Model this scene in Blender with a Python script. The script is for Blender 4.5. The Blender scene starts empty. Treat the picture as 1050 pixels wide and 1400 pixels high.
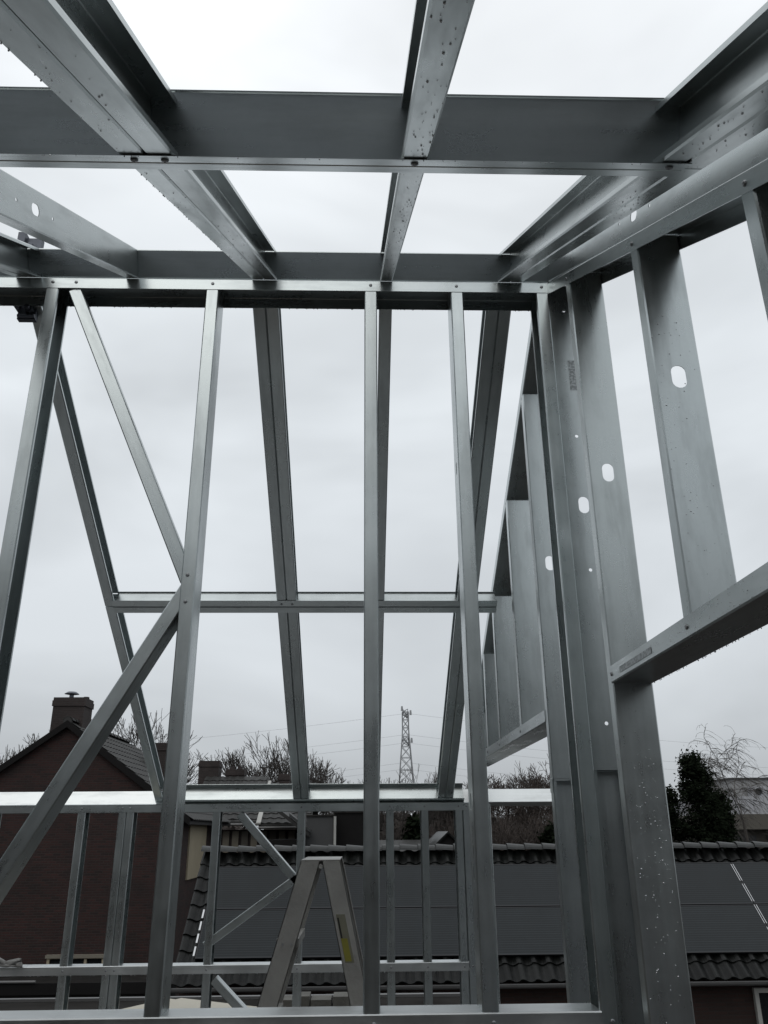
import bpy, bmesh, math, random
from mathutils import Vector, Matrix
from mathutils.geometry import tessellate_polygon

# ------------------------------------------------------------------ camera, sky, sun, exposure
SC = bpy.context.scene
COL = SC.collection
R = math.radians
V = Vector

cam = bpy.data.cameras.new('camera')
cam.sensor_fit = 'VERTICAL'
cam.sensor_height = 36.0
cam.sensor_width = 27.0
cam.lens = 36.0 * 1115.5 / 1400.0
cam.clip_start = 0.02
cam.clip_end = 3000
co = bpy.data.objects.new('camera', cam)
COL.objects.link(co)
PITCH, YAW, ROLL = R(21.377), R(1.676), R(-0.436)
fw = V((math.sin(YAW)*math.cos(PITCH), math.cos(YAW)*math.cos(PITCH), math.sin(PITCH)))
rt = V((math.cos(YAW), -math.sin(YAW), 0))
up = rt.cross(fw)
r2 = rt*math.cos(ROLL) + up*math.sin(ROLL)
u2 = -rt*math.sin(ROLL) + up*math.cos(ROLL)
co.matrix_world = Matrix(((r2.x, u2.x, -fw.x, 0), (r2.y, u2.y, -fw.y, 0), (r2.z, u2.z, -fw.z, 0), (0, 0, 0, 1)))
SC.camera = co

world = bpy.data.worlds.new('World')
SC.world = world
world.use_nodes = True
wn, wl = world.node_tree.nodes, world.node_tree.links
wn.clear()
SUN_EL, SUN_ROT = R(48), R(200)
w_out = wn.new('ShaderNodeOutputWorld')
w_bg = wn.new('ShaderNodeBackground'); w_bg.inputs[1].default_value = 0.10
w_sky = wn.new('ShaderNodeTexSky'); w_sky.sky_type = 'NISHITA'; w_sky.sun_disc = False
w_sky.sun_elevation = SUN_EL; w_sky.sun_rotation = SUN_ROT; w_sky.dust_density = 4.0
w_tc = wn.new('ShaderNodeTexCoord')
w_sep = wn.new('ShaderNodeSeparateXYZ'); wl.new(w_tc.outputs['Generated'], w_sep.inputs[0])
w_ramp = wn.new('ShaderNodeValToRGB')                    # overcast sky: pale at the top, greyer towards the horizon
w_ramp.color_ramp.interpolation = 'EASE'
els = w_ramp.color_ramp.elements
els[0].position = 0.0; els[0].color = (0.520, 0.550, 0.580, 1)
els[1].position = 0.95; els[1].color = (0.985, 1.01, 1.035, 1)
e = els.new(0.20); e.color = (0.635, 0.670, 0.70, 1)
e = els.new(0.50); e.color = (0.80, 0.845, 0.88, 1)
w_map = wn.new('ShaderNodeMapping'); w_map.inputs['Scale'].default_value = (1.0, 1.0, 2.2)
w_noi = wn.new('ShaderNodeTexNoise'); w_noi.inputs['Scale'].default_value = 1.9; w_noi.inputs['Distortion'].default_value = .35
w_noi.inputs['Detail'].default_value = 4.0; w_noi.inputs['Roughness'].default_value = 0.5
w_mr = wn.new('ShaderNodeMapRange')
w_mr.inputs[1].default_value = 0.32; w_mr.inputs[2].default_value = 0.68
w_mr.inputs[3].default_value = 8.1; w_mr.inputs[4].default_value = 11.7
wl.new(w_tc.outputs['Generated'], w_map.inputs[0]); wl.new(w_map.outputs[0], w_noi.inputs[0])
wl.new(w_noi.outputs[0], w_mr.inputs[0]); wl.new(w_sep.outputs[2], w_ramp.inputs[0])
w_mul = wn.new('ShaderNodeVectorMath'); w_mul.operation = 'SCALE'
wl.new(w_ramp.outputs[0], w_mul.inputs[0]); wl.new(w_mr.outputs[0], w_mul.inputs['Scale'])
w_mix = wn.new('ShaderNodeMixRGB'); w_mix.inputs[0].default_value = 0.06
wl.new(w_mul.outputs[0], w_mix.inputs[1]); wl.new(w_sky.outputs[0], w_mix.inputs[2])
wl.new(w_mix.outputs[0], w_bg.inputs[0]); wl.new(w_bg.outputs[0], w_out.inputs[0])

sun = bpy.data.lights.new('sun', 'SUN'); sun.energy = 0.5; sun.angle = R(40); sun.color = (1.0, 0.97, 0.93)
so = bpy.data.objects.new('sun', sun); COL.objects.link(so)
so.rotation_euler = (R(90)-SUN_EL, 0, R(180)-SUN_ROT)

SC.view_settings.view_transform = 'Standard'
SC.view_settings.look = 'None'
SC.view_settings.exposure = 0.0
SC.view_settings.gamma = 1.0
SC.view_settings.use_curve_mapping = False
SC.cycles.use_denoising = True
SC.cycles.max_bounces = 8
SC.cycles.glossy_bounces = 5
SC.cycles.diffuse_bounces = 3
SC.cycles.caustics_reflective = False
SC.cycles.caustics_refractive = False

random.seed(11)

# ------------------------------------------------------------------ helpers
def link(o, parent=None):
    COL.objects.link(o)
    if parent is not None: o.parent = parent
    return o

def tag(o, label=None, cat=None, group=None, kind=None):
    if label: o['label'] = label
    if cat: o['category'] = cat
    if group: o['group'] = group
    if kind: o['kind'] = kind
    return o

def empty(name, loc=(0, 0, 0), label=None, cat=None, group=None):
    o = bpy.data.objects.new(name, None)
    o.location = loc
    o.empty_display_size = 0.2
    link(o); tag(o, label, cat, group)
    return o

def mesh_obj(name, verts, faces, mat, parent=None, smooth=False, uvs=None):
    """verts are world coordinates; parented to an Empty they are moved into its space"""
    me = bpy.data.meshes.new(name)
    if parent is not None:
        off = V(parent.location)
        p = parent.parent
        while p is not None:
            off += V(p.location); p = p.parent
        verts = [V(v) - off for v in verts]
    me.from_pydata([tuple(v) for v in verts], [], faces)
    if uvs:
        ul = me.uv_layers.new(name='UVMap')
        i = 0
        for fu in uvs:
            for uv in fu:
                ul.data[i].uv = uv; i += 1
    if mat: me.materials.append(mat)
    if smooth:
        for p in me.polygons: p.use_smooth = True
    me.update()
    return link(bpy.data.objects.new(name, me), parent)

class MB:
    def __init__(s): s.v = []; s.f = []
    def add(s, vs, fs):
        b = len(s.v); s.v += [V(x) for x in vs]; s.f += [tuple(i+b for i in f) for f in fs]; return s
    def box(s, lo, hi, m=None):
        x0, y0, z0 = lo; x1, y1, z1 = hi
        vs = [V(p) for p in ((x0,y0,z0),(x1,y0,z0),(x1,y1,z0),(x0,y1,z0),(x0,y0,z1),(x1,y0,z1),(x1,y1,z1),(x0,y1,z1))]
        if m is not None: vs = [m @ p for p in vs]
        return s.add(vs, [(3,2,1,0),(4,5,6,7),(0,1,5,4),(1,2,6,5),(2,3,7,6),(3,0,4,7)])
    def tube(s, a, b, ra, rb=None, n=8, cap=True):
        a, b = V(a), V(b); rb = ra if rb is None else rb
        d = b-a
        if d.length < 1e-6: return s
        d.normalize(); q = d.orthogonal().normalized(); w = d.cross(q)
        vs = []
        for p, r in ((a, ra), (b, rb)):
            for i in range(n):
                t = 2*math.pi*i/n
                vs.append(p + (q*math.cos(t) + w*math.sin(t))*r)
        fs = [(i, (i+1) % n, n+(i+1) % n, n+i) for i in range(n)]
        if cap: fs += [tuple(range(n))[::-1], tuple(range(n, 2*n))]
        return s.add(vs, fs)
    def prism(s, poly, d):
        """poly: list of 3D points (planar), extruded by vector d"""
        n = len(poly); d = V(d)
        vs = [V(p) for p in poly] + [V(p)+d for p in poly]
        fs = [tuple(range(n))[::-1], tuple(range(n, 2*n))] + [(i, (i+1) % n, n+(i+1) % n, n+i) for i in range(n)]
        return s.add(vs, fs)
    def build(s, name, mat, parent=None, smooth=False):
        return mesh_obj(name, s.v, s.f, mat, parent, smooth)

# ------------------------------------------------------------------ materials
def newmat(name):
    m = bpy.data.materials.new(name); m.use_nodes = True
    nt = m.node_tree
    return m, nt.nodes, nt.links, nt.nodes['Principled BSDF']

def setin(b, **k):
    for a, v in k.items(): b.inputs[a.replace('_', ' ')].default_value = v

def plain(name, col, rough=0.7, metal=0.0, var=0.15, scale=3.0, bump=0.0, bscale=40.0, spec=0.5, detail=5.0):
    """base colour with soft noise variation, fine bump"""
    m, n, l, b = newmat(name)
    tc = n.new('ShaderNodeTexCoord')
    nz = n.new('ShaderNodeTexNoise'); nz.inputs['Scale'].default_value = scale; nz.inputs['Detail'].default_value = detail
    l.new(tc.outputs['Object'], nz.inputs[0])
    mr = n.new('ShaderNodeMapRange'); mr.inputs[1].default_value = .25; mr.inputs[2].default_value = .75
    mr.inputs[3].default_value = 1-var; mr.inputs[4].default_value = 1+var
    l.new(nz.outputs[0], mr.inputs[0])
    oi = n.new('ShaderNodeObjectInfo')
    mo = n.new('ShaderNodeMapRange'); mo.inputs[3].default_value = 1-var*.6; mo.inputs[4].default_value = 1+var*.6
    l.new(oi.outputs['Random'], mo.inputs[0])
    mu = n.new('ShaderNodeMath'); mu.operation = 'MULTIPLY'; l.new(mr.outputs[0], mu.inputs[0]); l.new(mo.outputs[0], mu.inputs[1])
    vm = n.new('ShaderNodeVectorMath'); vm.operation = 'SCALE'; vm.inputs[0].default_value = col[:3]
    l.new(mu.outputs[0], vm.inputs['Scale']); l.new(vm.outputs[0], b.inputs['Base Color'])
    setin(b, Roughness=rough, Metallic=metal)
    b.inputs['Specular IOR Level'].default_value = spec
    if bump:
        bz = n.new('ShaderNodeTexNoise'); bz.inputs['Scale'].default_value = bscale; bz.inputs['Detail'].default_value = 4
        l.new(tc.outputs['Object'], bz.inputs[0])
        bp = n.new('ShaderNodeBump'); bp.inputs['Strength'].default_value = bump; bp.inputs['Distance'].default_value = .01
        l.new(bz.outputs[0], bp.inputs['Height']); l.new(bp.outputs[0], b.inputs['Normal'])
    return m

def galvanised(name, base, rlo, rhi, drops=0.0):
    """rolled zinc-coated steel: rolling streaks along the length, faint spangle, wet drops"""
    m, n, l, b = newmat(name)
    uv = n.new('ShaderNodeUVMap'); tc = n.new('ShaderNodeTexCoord')
    mp = n.new('ShaderNodeMapping'); mp.inputs['Scale'].default_value = (1.1, 45, 1)
    l.new(uv.outputs[0], mp.inputs[0])
    st = n.new('ShaderNodeTexNoise'); st.inputs['Scale'].default_value = 1.0; st.inputs['Detail'].default_value = 2; l.new(mp.outputs[0], st.inputs[0])
    sp = n.new('ShaderNodeTexVoronoi'); sp.inputs['Scale'].default_value = 150; l.new(tc.outputs['Object'], sp.inputs[0])
    bl = n.new('ShaderNodeTexNoise'); bl.inputs['Scale'].default_value = 5.0; bl.inputs['Detail'].default_value = 7; bl.inputs['Roughness'].default_value = .65
    l.new(tc.outputs['Object'], bl.inputs[0])
    oi = n.new('ShaderNodeObjectInfo')
    def rng(src, lo, hi, a=.25, c=.75):
        q = n.new('ShaderNodeMapRange'); q.inputs[1].default_value = a; q.inputs[2].default_value = c
        q.inputs[3].default_value = lo; q.inputs[4].default_value = hi; l.new(src, q.inputs[0]); return q.outputs[0]
    def mul(a, c, op='MULTIPLY'):
        q = n.new('ShaderNodeMath'); q.operation = op; l.new(a, q.inputs[0]); l.new(c, q.inputs[1]); return q.outputs[0]
    spc = n.new('ShaderNodeSeparateColor'); l.new(sp.outputs['Color'], spc.inputs[0])
    f = mul(rng(st.outputs[0], .95, 1.04), rng(bl.outputs[0], .88, 1.08))
    f = mul(f, rng(spc.outputs[0], .99, 1.01, 0, 1))
    f = mul(f, rng(oi.outputs['Random'], .86, 1.08, 0, 1))
    # dull hand marks and run-off stains
    m2 = n.new('ShaderNodeMapping'); m2.inputs['Scale'].default_value = (3.0, 16, 1); l.new(uv.outputs[0], m2.inputs[0])
    sm = n.new('ShaderNodeTexNoise'); sm.inputs['Scale'].default_value = 1.0; sm.inputs['Detail'].default_value = 4; sm.inputs['Roughness'].default_value = .7; l.new(m2.outputs[0], sm.inputs[0])
    f = mul(f, rng(sm.outputs[0], .90, 1.0, .34, .50))
    vm = n.new('ShaderNodeVectorMath'); vm.operation = 'SCALE'; vm.inputs[0].default_value = base
    l.new(f, vm.inputs['Scale']); l.new(vm.outputs[0], b.inputs['Base Color'])
    setin(b, Metallic=0.93)
    r = mul(mul(rng(bl.outputs[0], rlo, rhi), rng(st.outputs[0], .9, 1.1)), rng(sm.outputs[0], 1.15, .97, .34, .52))
    h = rng(bl.outputs[0], 0, .01, 0, 1)
    if drops:
        dv = n.new('ShaderNodeTexVoronoi'); dv.inputs['Scale'].default_value = 95; dv.inputs['Randomness'].default_value = 1
        l.new(tc.outputs['Object'], dv.inputs[0])
        dm = n.new('ShaderNodeTexNoise'); dm.inputs['Scale'].default_value = 9; dm.inputs['Detail'].default_value = 3; l.new(tc.outputs['Object'], dm.inputs[0])
        dd = rng(dv.outputs['Distance'], 1, 0, .12, .30)
        msk = rng(dm.outputs[0], 0, 1, .50, .62)
        dc = n.new('ShaderNodeSeparateColor'); l.new(dv.outputs['Color'], dc.inputs[0])
        sel = rng(dc.outputs[0], 0, 1, 1-drops, 1-drops+.05)
        dd = mul(mul(dd, msk), sel)
        h = mul(h, dd, 'ADD')
        inv = rng(dd, 1, .25, 0, 1)
        r = mul(r, inv)
    l.new(r, b.inputs['Roughness'])
    bp = n.new('ShaderNodeBump'); bp.inputs['Strength'].default_value = .12; bp.inputs['Distance'].default_value = .002
    l.new(h, bp.inputs['Height']); l.new(bp.outputs[0], b.inputs['Normal'])
    return m

GALV = galvanised('galvanised_steel', (.475, .515, .518), .24, .36)
GALV_WET = galvanised('galvanised_steel_wet', (.465, .503, .502), .24, .36)
GALV_RAIL = galvanised('galvanised_steel_bright', (.54, .565, .567), .28, .46)
SCREW = plain('zinc_screw', (.30, .31, .32), .45, .9, .1)
DARKSTEEL = plain('dark_steel', (.10, .11, .13), .5, .6, .2, 12)
ALU = plain('aluminium_ladder', (.33, .33, .315), .45, .45, .16, 9, .15, 60)
WATER = plain('water_drop', (.75, .78, .8), .05, .6, .02)

def brick_mat(name, c1, c2, mortar, scale=1.0):
    m, n, l, b = newmat(name)
    tc = n.new('ShaderNodeTexCoord')
    sx = n.new('ShaderNodeSeparateXYZ'); l.new(tc.outputs['Object'], sx.inputs[0])
    ad = n.new('ShaderNodeMath'); ad.operation = 'ADD'; l.new(sx.outputs[0], ad.inputs[0]); l.new(sx.outputs[1], ad.inputs[1])
    cb = n.new('ShaderNodeCombineXYZ'); l.new(ad.outputs[0], cb.inputs[0]); l.new(sx.outputs[2], cb.inputs[1])
    br = n.new('ShaderNodeTexBrick'); br.inputs['Scale'].default_value = scale
    br.inputs['Brick Width'].default_value = .22; br.inputs['Row Height'].default_value = .065; br.inputs['Mortar Size'].default_value = .008
    br.inputs['Color1'].default_value = (*c1, 1); br.inputs['Color2'].default_value = (*c2, 1); br.inputs['Mortar'].default_value = (*mortar, 1)
    l.new(cb.outputs[0], br.inputs[0])
    nz = n.new('ShaderNodeTexNoise'); nz.inputs['Scale'].default_value = 1.3; nz.inputs['Detail'].default_value = 6; l.new(tc.outputs['Object'], nz.inputs[0])
    mr = n.new('ShaderNodeMapRange'); mr.inputs[1].default_value = .3; mr.inputs[2].default_value = .7; mr.inputs[3].default_value = .7; mr.inputs[4].default_value = 1.2
    l.new(nz.outputs[0], mr.inputs[0])
    vm = n.new('ShaderNodeVectorMath'); vm.operation = 'SCALE'; l.new(br.outputs[0], vm.inputs[0]); l.new(mr.outputs[0], vm.inputs['Scale'])
    l.new(vm.outputs[0], b.inputs['Base Color']); setin(b, Roughness=.85)
    bp = n.new('ShaderNodeBump'); bp.inputs['Strength'].default_value = .6; bp.inputs['Distance'].default_value = .01; bp.invert = True
    l.new(br.outputs['Fac'], bp.inputs['Height']); l.new(bp.outputs[0], b.inputs['Normal'])
    return m

BRICK = brick_mat('wet_red_brick', (.031, .0090, .0072), (.012, .0045, .0038), (.022, .016, .014))
BRICK2 = brick_mat('brown_brick', (.034, .014, .010), (.022, .010, .0075), (.022, .016, .013))
BRICK3 = brick_mat('chimney_brick', (.034, .024, .022), (.026, .018, .017), (.034, .030, .028))
TILE = plain('roof_tile_dark', (.0050, .0055, .0052), .30, 0, .75, 6, .6, 45, spec=.18)
RIDGE = plain('ridge_tile', (.036, .038, .038), .45, 0, .25, 7, .25, 30, spec=.3)
TILE2 = plain('roof_tile_brown_grey', (.026, .026, .025), .55, 0, .30, 5, .25, 30, spec=.3)
UNDER = plain('roof_underlay', (.012, .012, .013), .8)
CREAM = plain('cream_render', (.30, .26, .185), .75, 0, .08, 2)
CREAM2 = plain('cream_boards', (.16, .145, .115), .7, 0, .12, 3)
WHITE = plain('white_paint', (.36, .36, .34), .45, 0, .06, 3)
GREYR = plain('grey_render', (.05, .051, .052), .8, 0, .15, 1)
GREYDK = plain('dark_cladding', (.006, .0055, .0055), .8, 0, .2, 1, spec=.2)
PALEB = plain('pale_building', (.25, .25, .25), .75, 0, .06, .4)
PALEB2 = plain('white_cladding', (.36, .365, .385), .6, 0, .04, .4)
TAN = plain('tan_render', (.085, .078, .066), .8, 0, .1, .6)
BITUMEN = plain('bitumen_roof', (.026, .025, .024), .95, 0, .3, 3, .3, 80, spec=.0)
DARKREF = plain('dark_reflection_board', (.012, .010, .009), .9, 0, .2, 2, spec=.1)  # only for the added wall behind the viewer, dark in reflections
BOUNCEF = plain('pale_bounce_floor', (.30, .30, .30), .6, 0, .12, 2)  # kept pale to bounce light up onto rafters and top track
STREETBNC = plain('pale_bounce_front', (.50, .52, .55), .8, 0, .08, .3)  # pale so the added street front brightens the purlin webs
CONC = plain('weathered_concrete', (.09, .088, .078), .85, 0, .25, 9, .4, 60)
BOARD = plain('cream_board', (.40, .375, .31), .6, 0, .05, 4)
PLY = plain('wet_plywood', (.11, .092, .078), .6, 0, .25, 3, .2, 50)
ASPH = plain('ground_paving', (.032, .031, .029), .85, 0, .35, .35, .3, 20)
GUTTER = plain('grey_gutter', (.10, .10, .10), .4, 0, .08)
CLOTH = plain('white_cloth', (.20, .20, .195), .85, 0, .1, 20)
YELLOW = plain('yellow_sticker', (.20, .19, .03), .5, 0, .1, 30)
PALESTK = plain('pale_sticker', (.16, .16, .12), .5, 0, .1, 30)
BLACK = plain('black_plastic', (.012, .012, .013), .4)
PYLON = plain('pylon_steel', (.27, .28, .29), .6, .2, .05)
BARK = plain('bare_bark', (.040, .034, .030), .9, 0, .25, 2)
BARKR = plain('reddish_twigs', (.034, .026, .022), .9, 0, .25, 2)
BIRCHB = plain('birch_twigs', (.060, .053, .047), .9, 0, .25, 2)
NEEDLE = plain('evergreen_leaf', (.010, .0135, .0085), 1.0, 0, .45, 1.5, spec=0.0)
SCRUB = plain('winter_scrub', (.018, .014, .011), .9, 0, .4, .8)

def glass_mat():
    m, n, l, b = newmat('window_glass')
    b.inputs['Base Color'].default_value = (.012, .014, .016, 1); setin(b, Roughness=.06)
    return m
GLASS = glass_mat()

def solar_mat():
    m, n, l, b = newmat('solar_cells')
    tc = n.new('ShaderNodeTexCoord'); sx = n.new('ShaderNodeSeparateXYZ'); l.new(tc.outputs['Object'], sx.inputs[0])
    def stripe(src, period, width):
        a = n.new('ShaderNodeMath'); a.operation = 'DIVIDE'; a.inputs[1].default_value = period; l.new(src, a.inputs[0])
        f = n.new('ShaderNodeMath'); f.operation = 'FRACT'; l.new(a.outputs[0], f.inputs[0])
        c = n.new('ShaderNodeMath'); c.operation = 'LESS_THAN'; c.inputs[1].default_value = width; l.new(f.outputs[0], c.inputs[0]); return c.outputs[0]
    s1 = stripe(sx.outputs[1], .0525, .20); s2 = stripe(sx.outputs[1], .0525*4, .06)
    mx = n.new('ShaderNodeMath'); mx.operation = 'MAXIMUM'; l.new(s1, mx.inputs[0]); l.new(s2, mx.inputs[1])
    mix = n.new('ShaderNodeMixRGB'); mix.inputs[1].default_value = (.008, .0105, .012, 1); mix.inputs[2].default_value = (.021, .026, .029, 1)
    l.new(mx.outputs[0], mix.inputs[0])
    dn = n.new('ShaderNodeTexNoise'); dn.inputs['Scale'].default_value = 2.2; dn.inputs['Detail'].default_value = 6; l.new(tc.outputs['Object'], dn.inputs[0])
    oi = n.new('ShaderNodeObjectInfo'); ar = n.new('ShaderNodeMath'); ar.operation = 'MULTIPLY_ADD'; ar.inputs[1].default_value = .30; ar.inputs[2].default_value = .62
    l.new(oi.outputs['Random'], ar.inputs[0])
    ad = n.new('ShaderNodeMath'); ad.operation = 'MULTIPLY_ADD'; ad.inputs[1].default_value = .55; l.new(dn.outputs[0], ad.inputs[0]); l.new(ar.outputs[0], ad.inputs[2])
    dm = n.new('ShaderNodeVectorMath'); dm.operation = 'SCALE'; l.new(mix.outputs[0], dm.inputs[0]); l.new(ad.outputs[0], dm.inputs['Scale'])
    l.new(dm.outputs[0], b.inputs['Base Color']); setin(b, Roughness=.38)
    rr = n.new('ShaderNodeMapRange'); rr.inputs[3].default_value = .28; rr.inputs[4].default_value = .48; l.new(dn.outputs[0], rr.inputs[0]); l.new(rr.outputs[0], b.inputs['Roughness'])
    b.inputs['Specular IOR Level'].default_value = .22
    return m
SOLAR = solar_mat()

def stamp_mat():
    m, n, l, b = newmat('faded_ink_stamp')
    tc = n.new('ShaderNodeTexCoord')
    vz = n.new('ShaderNodeTexNoise'); vz.inputs['Scale'].default_value = 110; vz.inputs['Detail'].default_value = 2; l.new(tc.outputs['Object'], vz.inputs[0])
    cr = n.new('ShaderNodeValToRGB'); cr.color_ramp.elements[0].position = .44; cr.color_ramp.elements[0].color = (.24, .26, .26, 1)
    cr.color_ramp.elements[1].position = .58; cr.color_ramp.elements[1].color = (.42, .45, .46, 1)
    l.new(vz.outputs[0], cr.inputs[0]); l.new(cr.outputs[0], b.inputs['Base Color']); setin(b, Roughness=.45, Metallic=.7)
    return m
STAMP = stamp_mat()

# ------------------------------------------------------------------ steel sections
def hole_loop(l0, u0, ln, wd, n=7):
    """stadium-shaped hole, long axis along the member"""
    r = wd/2; h = max(0, ln/2-r); pts = []
    for i in range(n+1):
        a = -math.pi/2 + math.pi*i/n; pts.append((l0+h+r*math.cos(a), u0+r*math.sin(a)))
    for i in range(n+1):
        a = math.pi/2 + math.pi*i/n; pts.append((l0-h+r*math.cos(a), u0+r*math.sin(a)))
    out = []
    for p in pts:
        if not out or (abs(p[0]-out[-1][0])+abs(p[1]-out[-1][1])) > 1e-6: out.append(p)
    if abs(out[0][0]-out[-1][0])+abs(out[0][1]-out[-1][1]) < 1e-6: out.pop()
    return out

def cee(name, parent, a, b, wd, od, W=.1, F=.046, L=.012, t=.0018, holes=(), mat=None, cut0=0.0, cut1=0.0, F2=None):
    """cold-formed channel from a to b (outer corner of the web). wd: direction of the web, od: direction
    the flanges point. L = lip (0 for a plain track). cut0/cut1: slant of the ends along the web."""
    a, b = V(a), V(b); wd = V(wd).normalized(); od = V(od).normalized()
    ax = (b-a); Ln = ax.length; ax.normalize()
    c = .0035
    if L > 0:
        prof = [(0, c), (c, 0), (W-c, 0), (W, c), (W, F-c), (W-c, F), (W-L, F), (W-L, F-t), (W-c, F-t), (W-t, F-c), (W-t, c), (W-c, t),
                (c, t), (t, c), (t, F-c), (c, F-t), (L, F-t), (L, F), (c, F), (0, F-c)]
        wi, wo = 11, 1
    else:
        F2 = F if F2 is None else F2
        prof = [(0, c), (c, 0), (W-c, 0), (W, c), (W, F2), (W-t, F2), (W-t, c), (W-c, t), (c, t), (t, c), (t, F), (0, F)]
        wi, wo = 7, 1
    n = len(prof)
    per = [0.0]
    for i in range(n):
        p, q = prof[i], prof[(i+1) % n]; per.append(per[-1]+math.hypot(p[0]-q[0], p[1]-q[1]))
    def P(l, u, v): return a + ax*l + wd*u + od*v
    vs, fs, uvs = [], [], []
    for u, v in prof: vs.append(P(cut0*u, u, v))
    for u, v in prof: vs.append(P(Ln+cut1*u, u, v))
    for i in range(n):
        if holes and i in (wo, wi): continue
        j = (i+1) % n
        fs.append((i, j, n+j, n+i)); uvs.append([(0, per[i]), (0, per[i+1]), (Ln, per[i+1]), (Ln, per[i])])
    fs.append(tuple(range(n))[::-1]); uvs.append([(0, 0)]*n)
    fs.append(tuple(range(n, 2*n))); uvs.append([(0, 0)]*n)
    if holes:
        outer = [(cut0*c, c), (Ln+cut1*c, c), (Ln+cut1*(W-c), W-c), (cut0*(W-c), W-c)]
        loops = [outer] + [hole_loop(*h) for h in holes]
        flat = [p for lp in loops for p in lp]
        tris = tessellate_polygon([[V((p[0], p[1], 0)) for p in lp] for lp in loops])
        for v, rev in ((0, False), (t, True)):
            base = len(vs); vs += [P(p[0], p[1], v) for p in flat]
            for tr in tris:
                tr = tuple(tr)
                x = [flat[i] for i in tr]
                ar = (x[1][0]-x[0][0])*(x[2][1]-x[0][1])-(x[2][0]-x[0][0])*(x[1][1]-x[0][1])
                if (ar > 0) == rev: tr = tr[::-1]
                fs.append(tuple(base+i for i in tr)); uvs.append([(flat[i][0], flat[i][1]) for i in tr])
        nf = len(flat); b0 = len(vs)-2*nf; k = 4
        for lp in loops[1:]:
            m_ = len(lp)
            for i in range(m_):
                p, q = k+i, k+(i+1) % m_
                fs.append((b0+p, b0+nf+p, b0+nf+q, b0+q)); uvs.append([(0, 0)]*4)
            k += m_
    o = mesh_obj(name, vs, fs, mat or GALV, parent, False, uvs)
    bm = bmesh.new(); bm.from_mesh(o.data); bmesh.ops.recalc_face_normals(bm, faces=bm.faces); bm.to_mesh(o.data); bm.free()
    return o

_screw = None
def screw(parent, loc, nrm, r=.0062):
    """pan-head self-drilling screw"""
    global _screw
    if _screw is None:
        mb = MB(); N = 10
        rings = [(1.0, 0), (1.0, .28), (.72, .55), (.34, .62), (.30, .40)]
        vs = [V((rr*math.cos(2*math.pi*i/N), rr*math.sin(2*math.pi*i/N), z)) for rr, z in rings for i in range(N)]
        fs = []
        for k in range(len(rings)-1):
            fs += [(k*N+i, k*N+(i+1) % N, (k+1)*N+(i+1) % N, (k+1)*N+i) for i in range(N)]
        fs.append(tuple((len(rings)-1)*N+i for i in range(N)))
        me = bpy.data.meshes.new('screw'); me.from_pydata(vs, [], fs); me.materials.append(SCREW); me.update(); _screw = me
    o = bpy.data.objects.new('screw', _screw); link(o, parent)
    off = V((0, 0, 0)); p = parent
    while p is not None: off += V(p.location); p = p.parent
    o.location = V(loc)-off
    o.rotation_euler = V(nrm).to_track_quat('Z', 'Y').to_euler()
    o.scale = (r, r, r)
    return o

def drops(parent, lines, per_m, rmin=.0009, rmax=.0024, seed=3):
    """water beads hanging on lower edges: one part, too many to count"""
    rd = random.Random(seed); mb = MB()
    for a, b in lines:
        a, b = V(a), V(b)
        for _ in range(int((b-a).length*per_m)):
            p = a.lerp(b, rd.random()); r = rmin+(rmax-rmin)*rd.random()**2
            vs = [p+V((0, 0, -r*1.5))]
            for z, k in ((-r*.9, .8), (r*.2, 1.0), (r*.9, .5)):
                vs += [p+V((r*k*math.cos(i*math.pi/2.5), r*k*math.sin(i*math.pi/2.5), z)) for i in range(5)]
            fs = [(0, 1+(i+1) % 5, 1+i) for i in range(5)]
            for q in range(2): fs += [(1+5*q+i, 1+5*q+(i+1) % 5, 6+5*q+(i+1) % 5, 6+5*q+i) for i in range(5)]
            fs.append((11, 12, 13, 14, 15))
            mb.add(vs, fs)
    o = mb.build('water_drops', WATER, parent, True); o['kind'] = 'stuff'
    return o

def beads(parent, org, u, v, nrm, n, seed, clusters=7, spread=.25, rmin=.0008, rmax=.0021):
    """rain beads clinging to a face, in loose clusters: one part, too many to count"""
    rd = random.Random(seed); mb = MB(); org, u, v, nrm = V(org), V(u), V(v), V(nrm).normalized()
    a = u.normalized(); b = v.normalized()
    cs = [(rd.random(), rd.random()) for _ in range(clusters)]
    for _ in range(n):
        c = rd.choice(cs)
        fu, fv = c[0]+rd.gauss(0, spread*.35), c[1]+rd.gauss(0, spread)
        if not (.01 < fu < .99 and .04 < fv < .96): continue
        p = org+u*fu+v*fv; r = rmin+(rmax-rmin)*rd.random()**2.2
        vs = [p+nrm*r*.75]
        for k, h in ((.75, .5), (1.0, 0)): vs += [p+(a*math.cos(i*math.pi/3)+b*math.sin(i*math.pi/3))*r*k+nrm*r*h for i in range(6)]
        fs = [(0, 1+i, 1+(i+1) % 6) for i in range(6)]+[(1+i, 7+i, 7+(i+1) % 6, 1+(i+1) % 6) for i in range(6)]
        mb.add(vs, fs)
    o = mb.build('water_drops', WATER, parent, True); o['kind'] = 'stuff'
    return o

EX, EY, EZ = V((1, 0, 0)), V((0, 1, 0)), V((0, 0, 1))
FLOOR, GROUND = -1.62, -7.2

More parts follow.
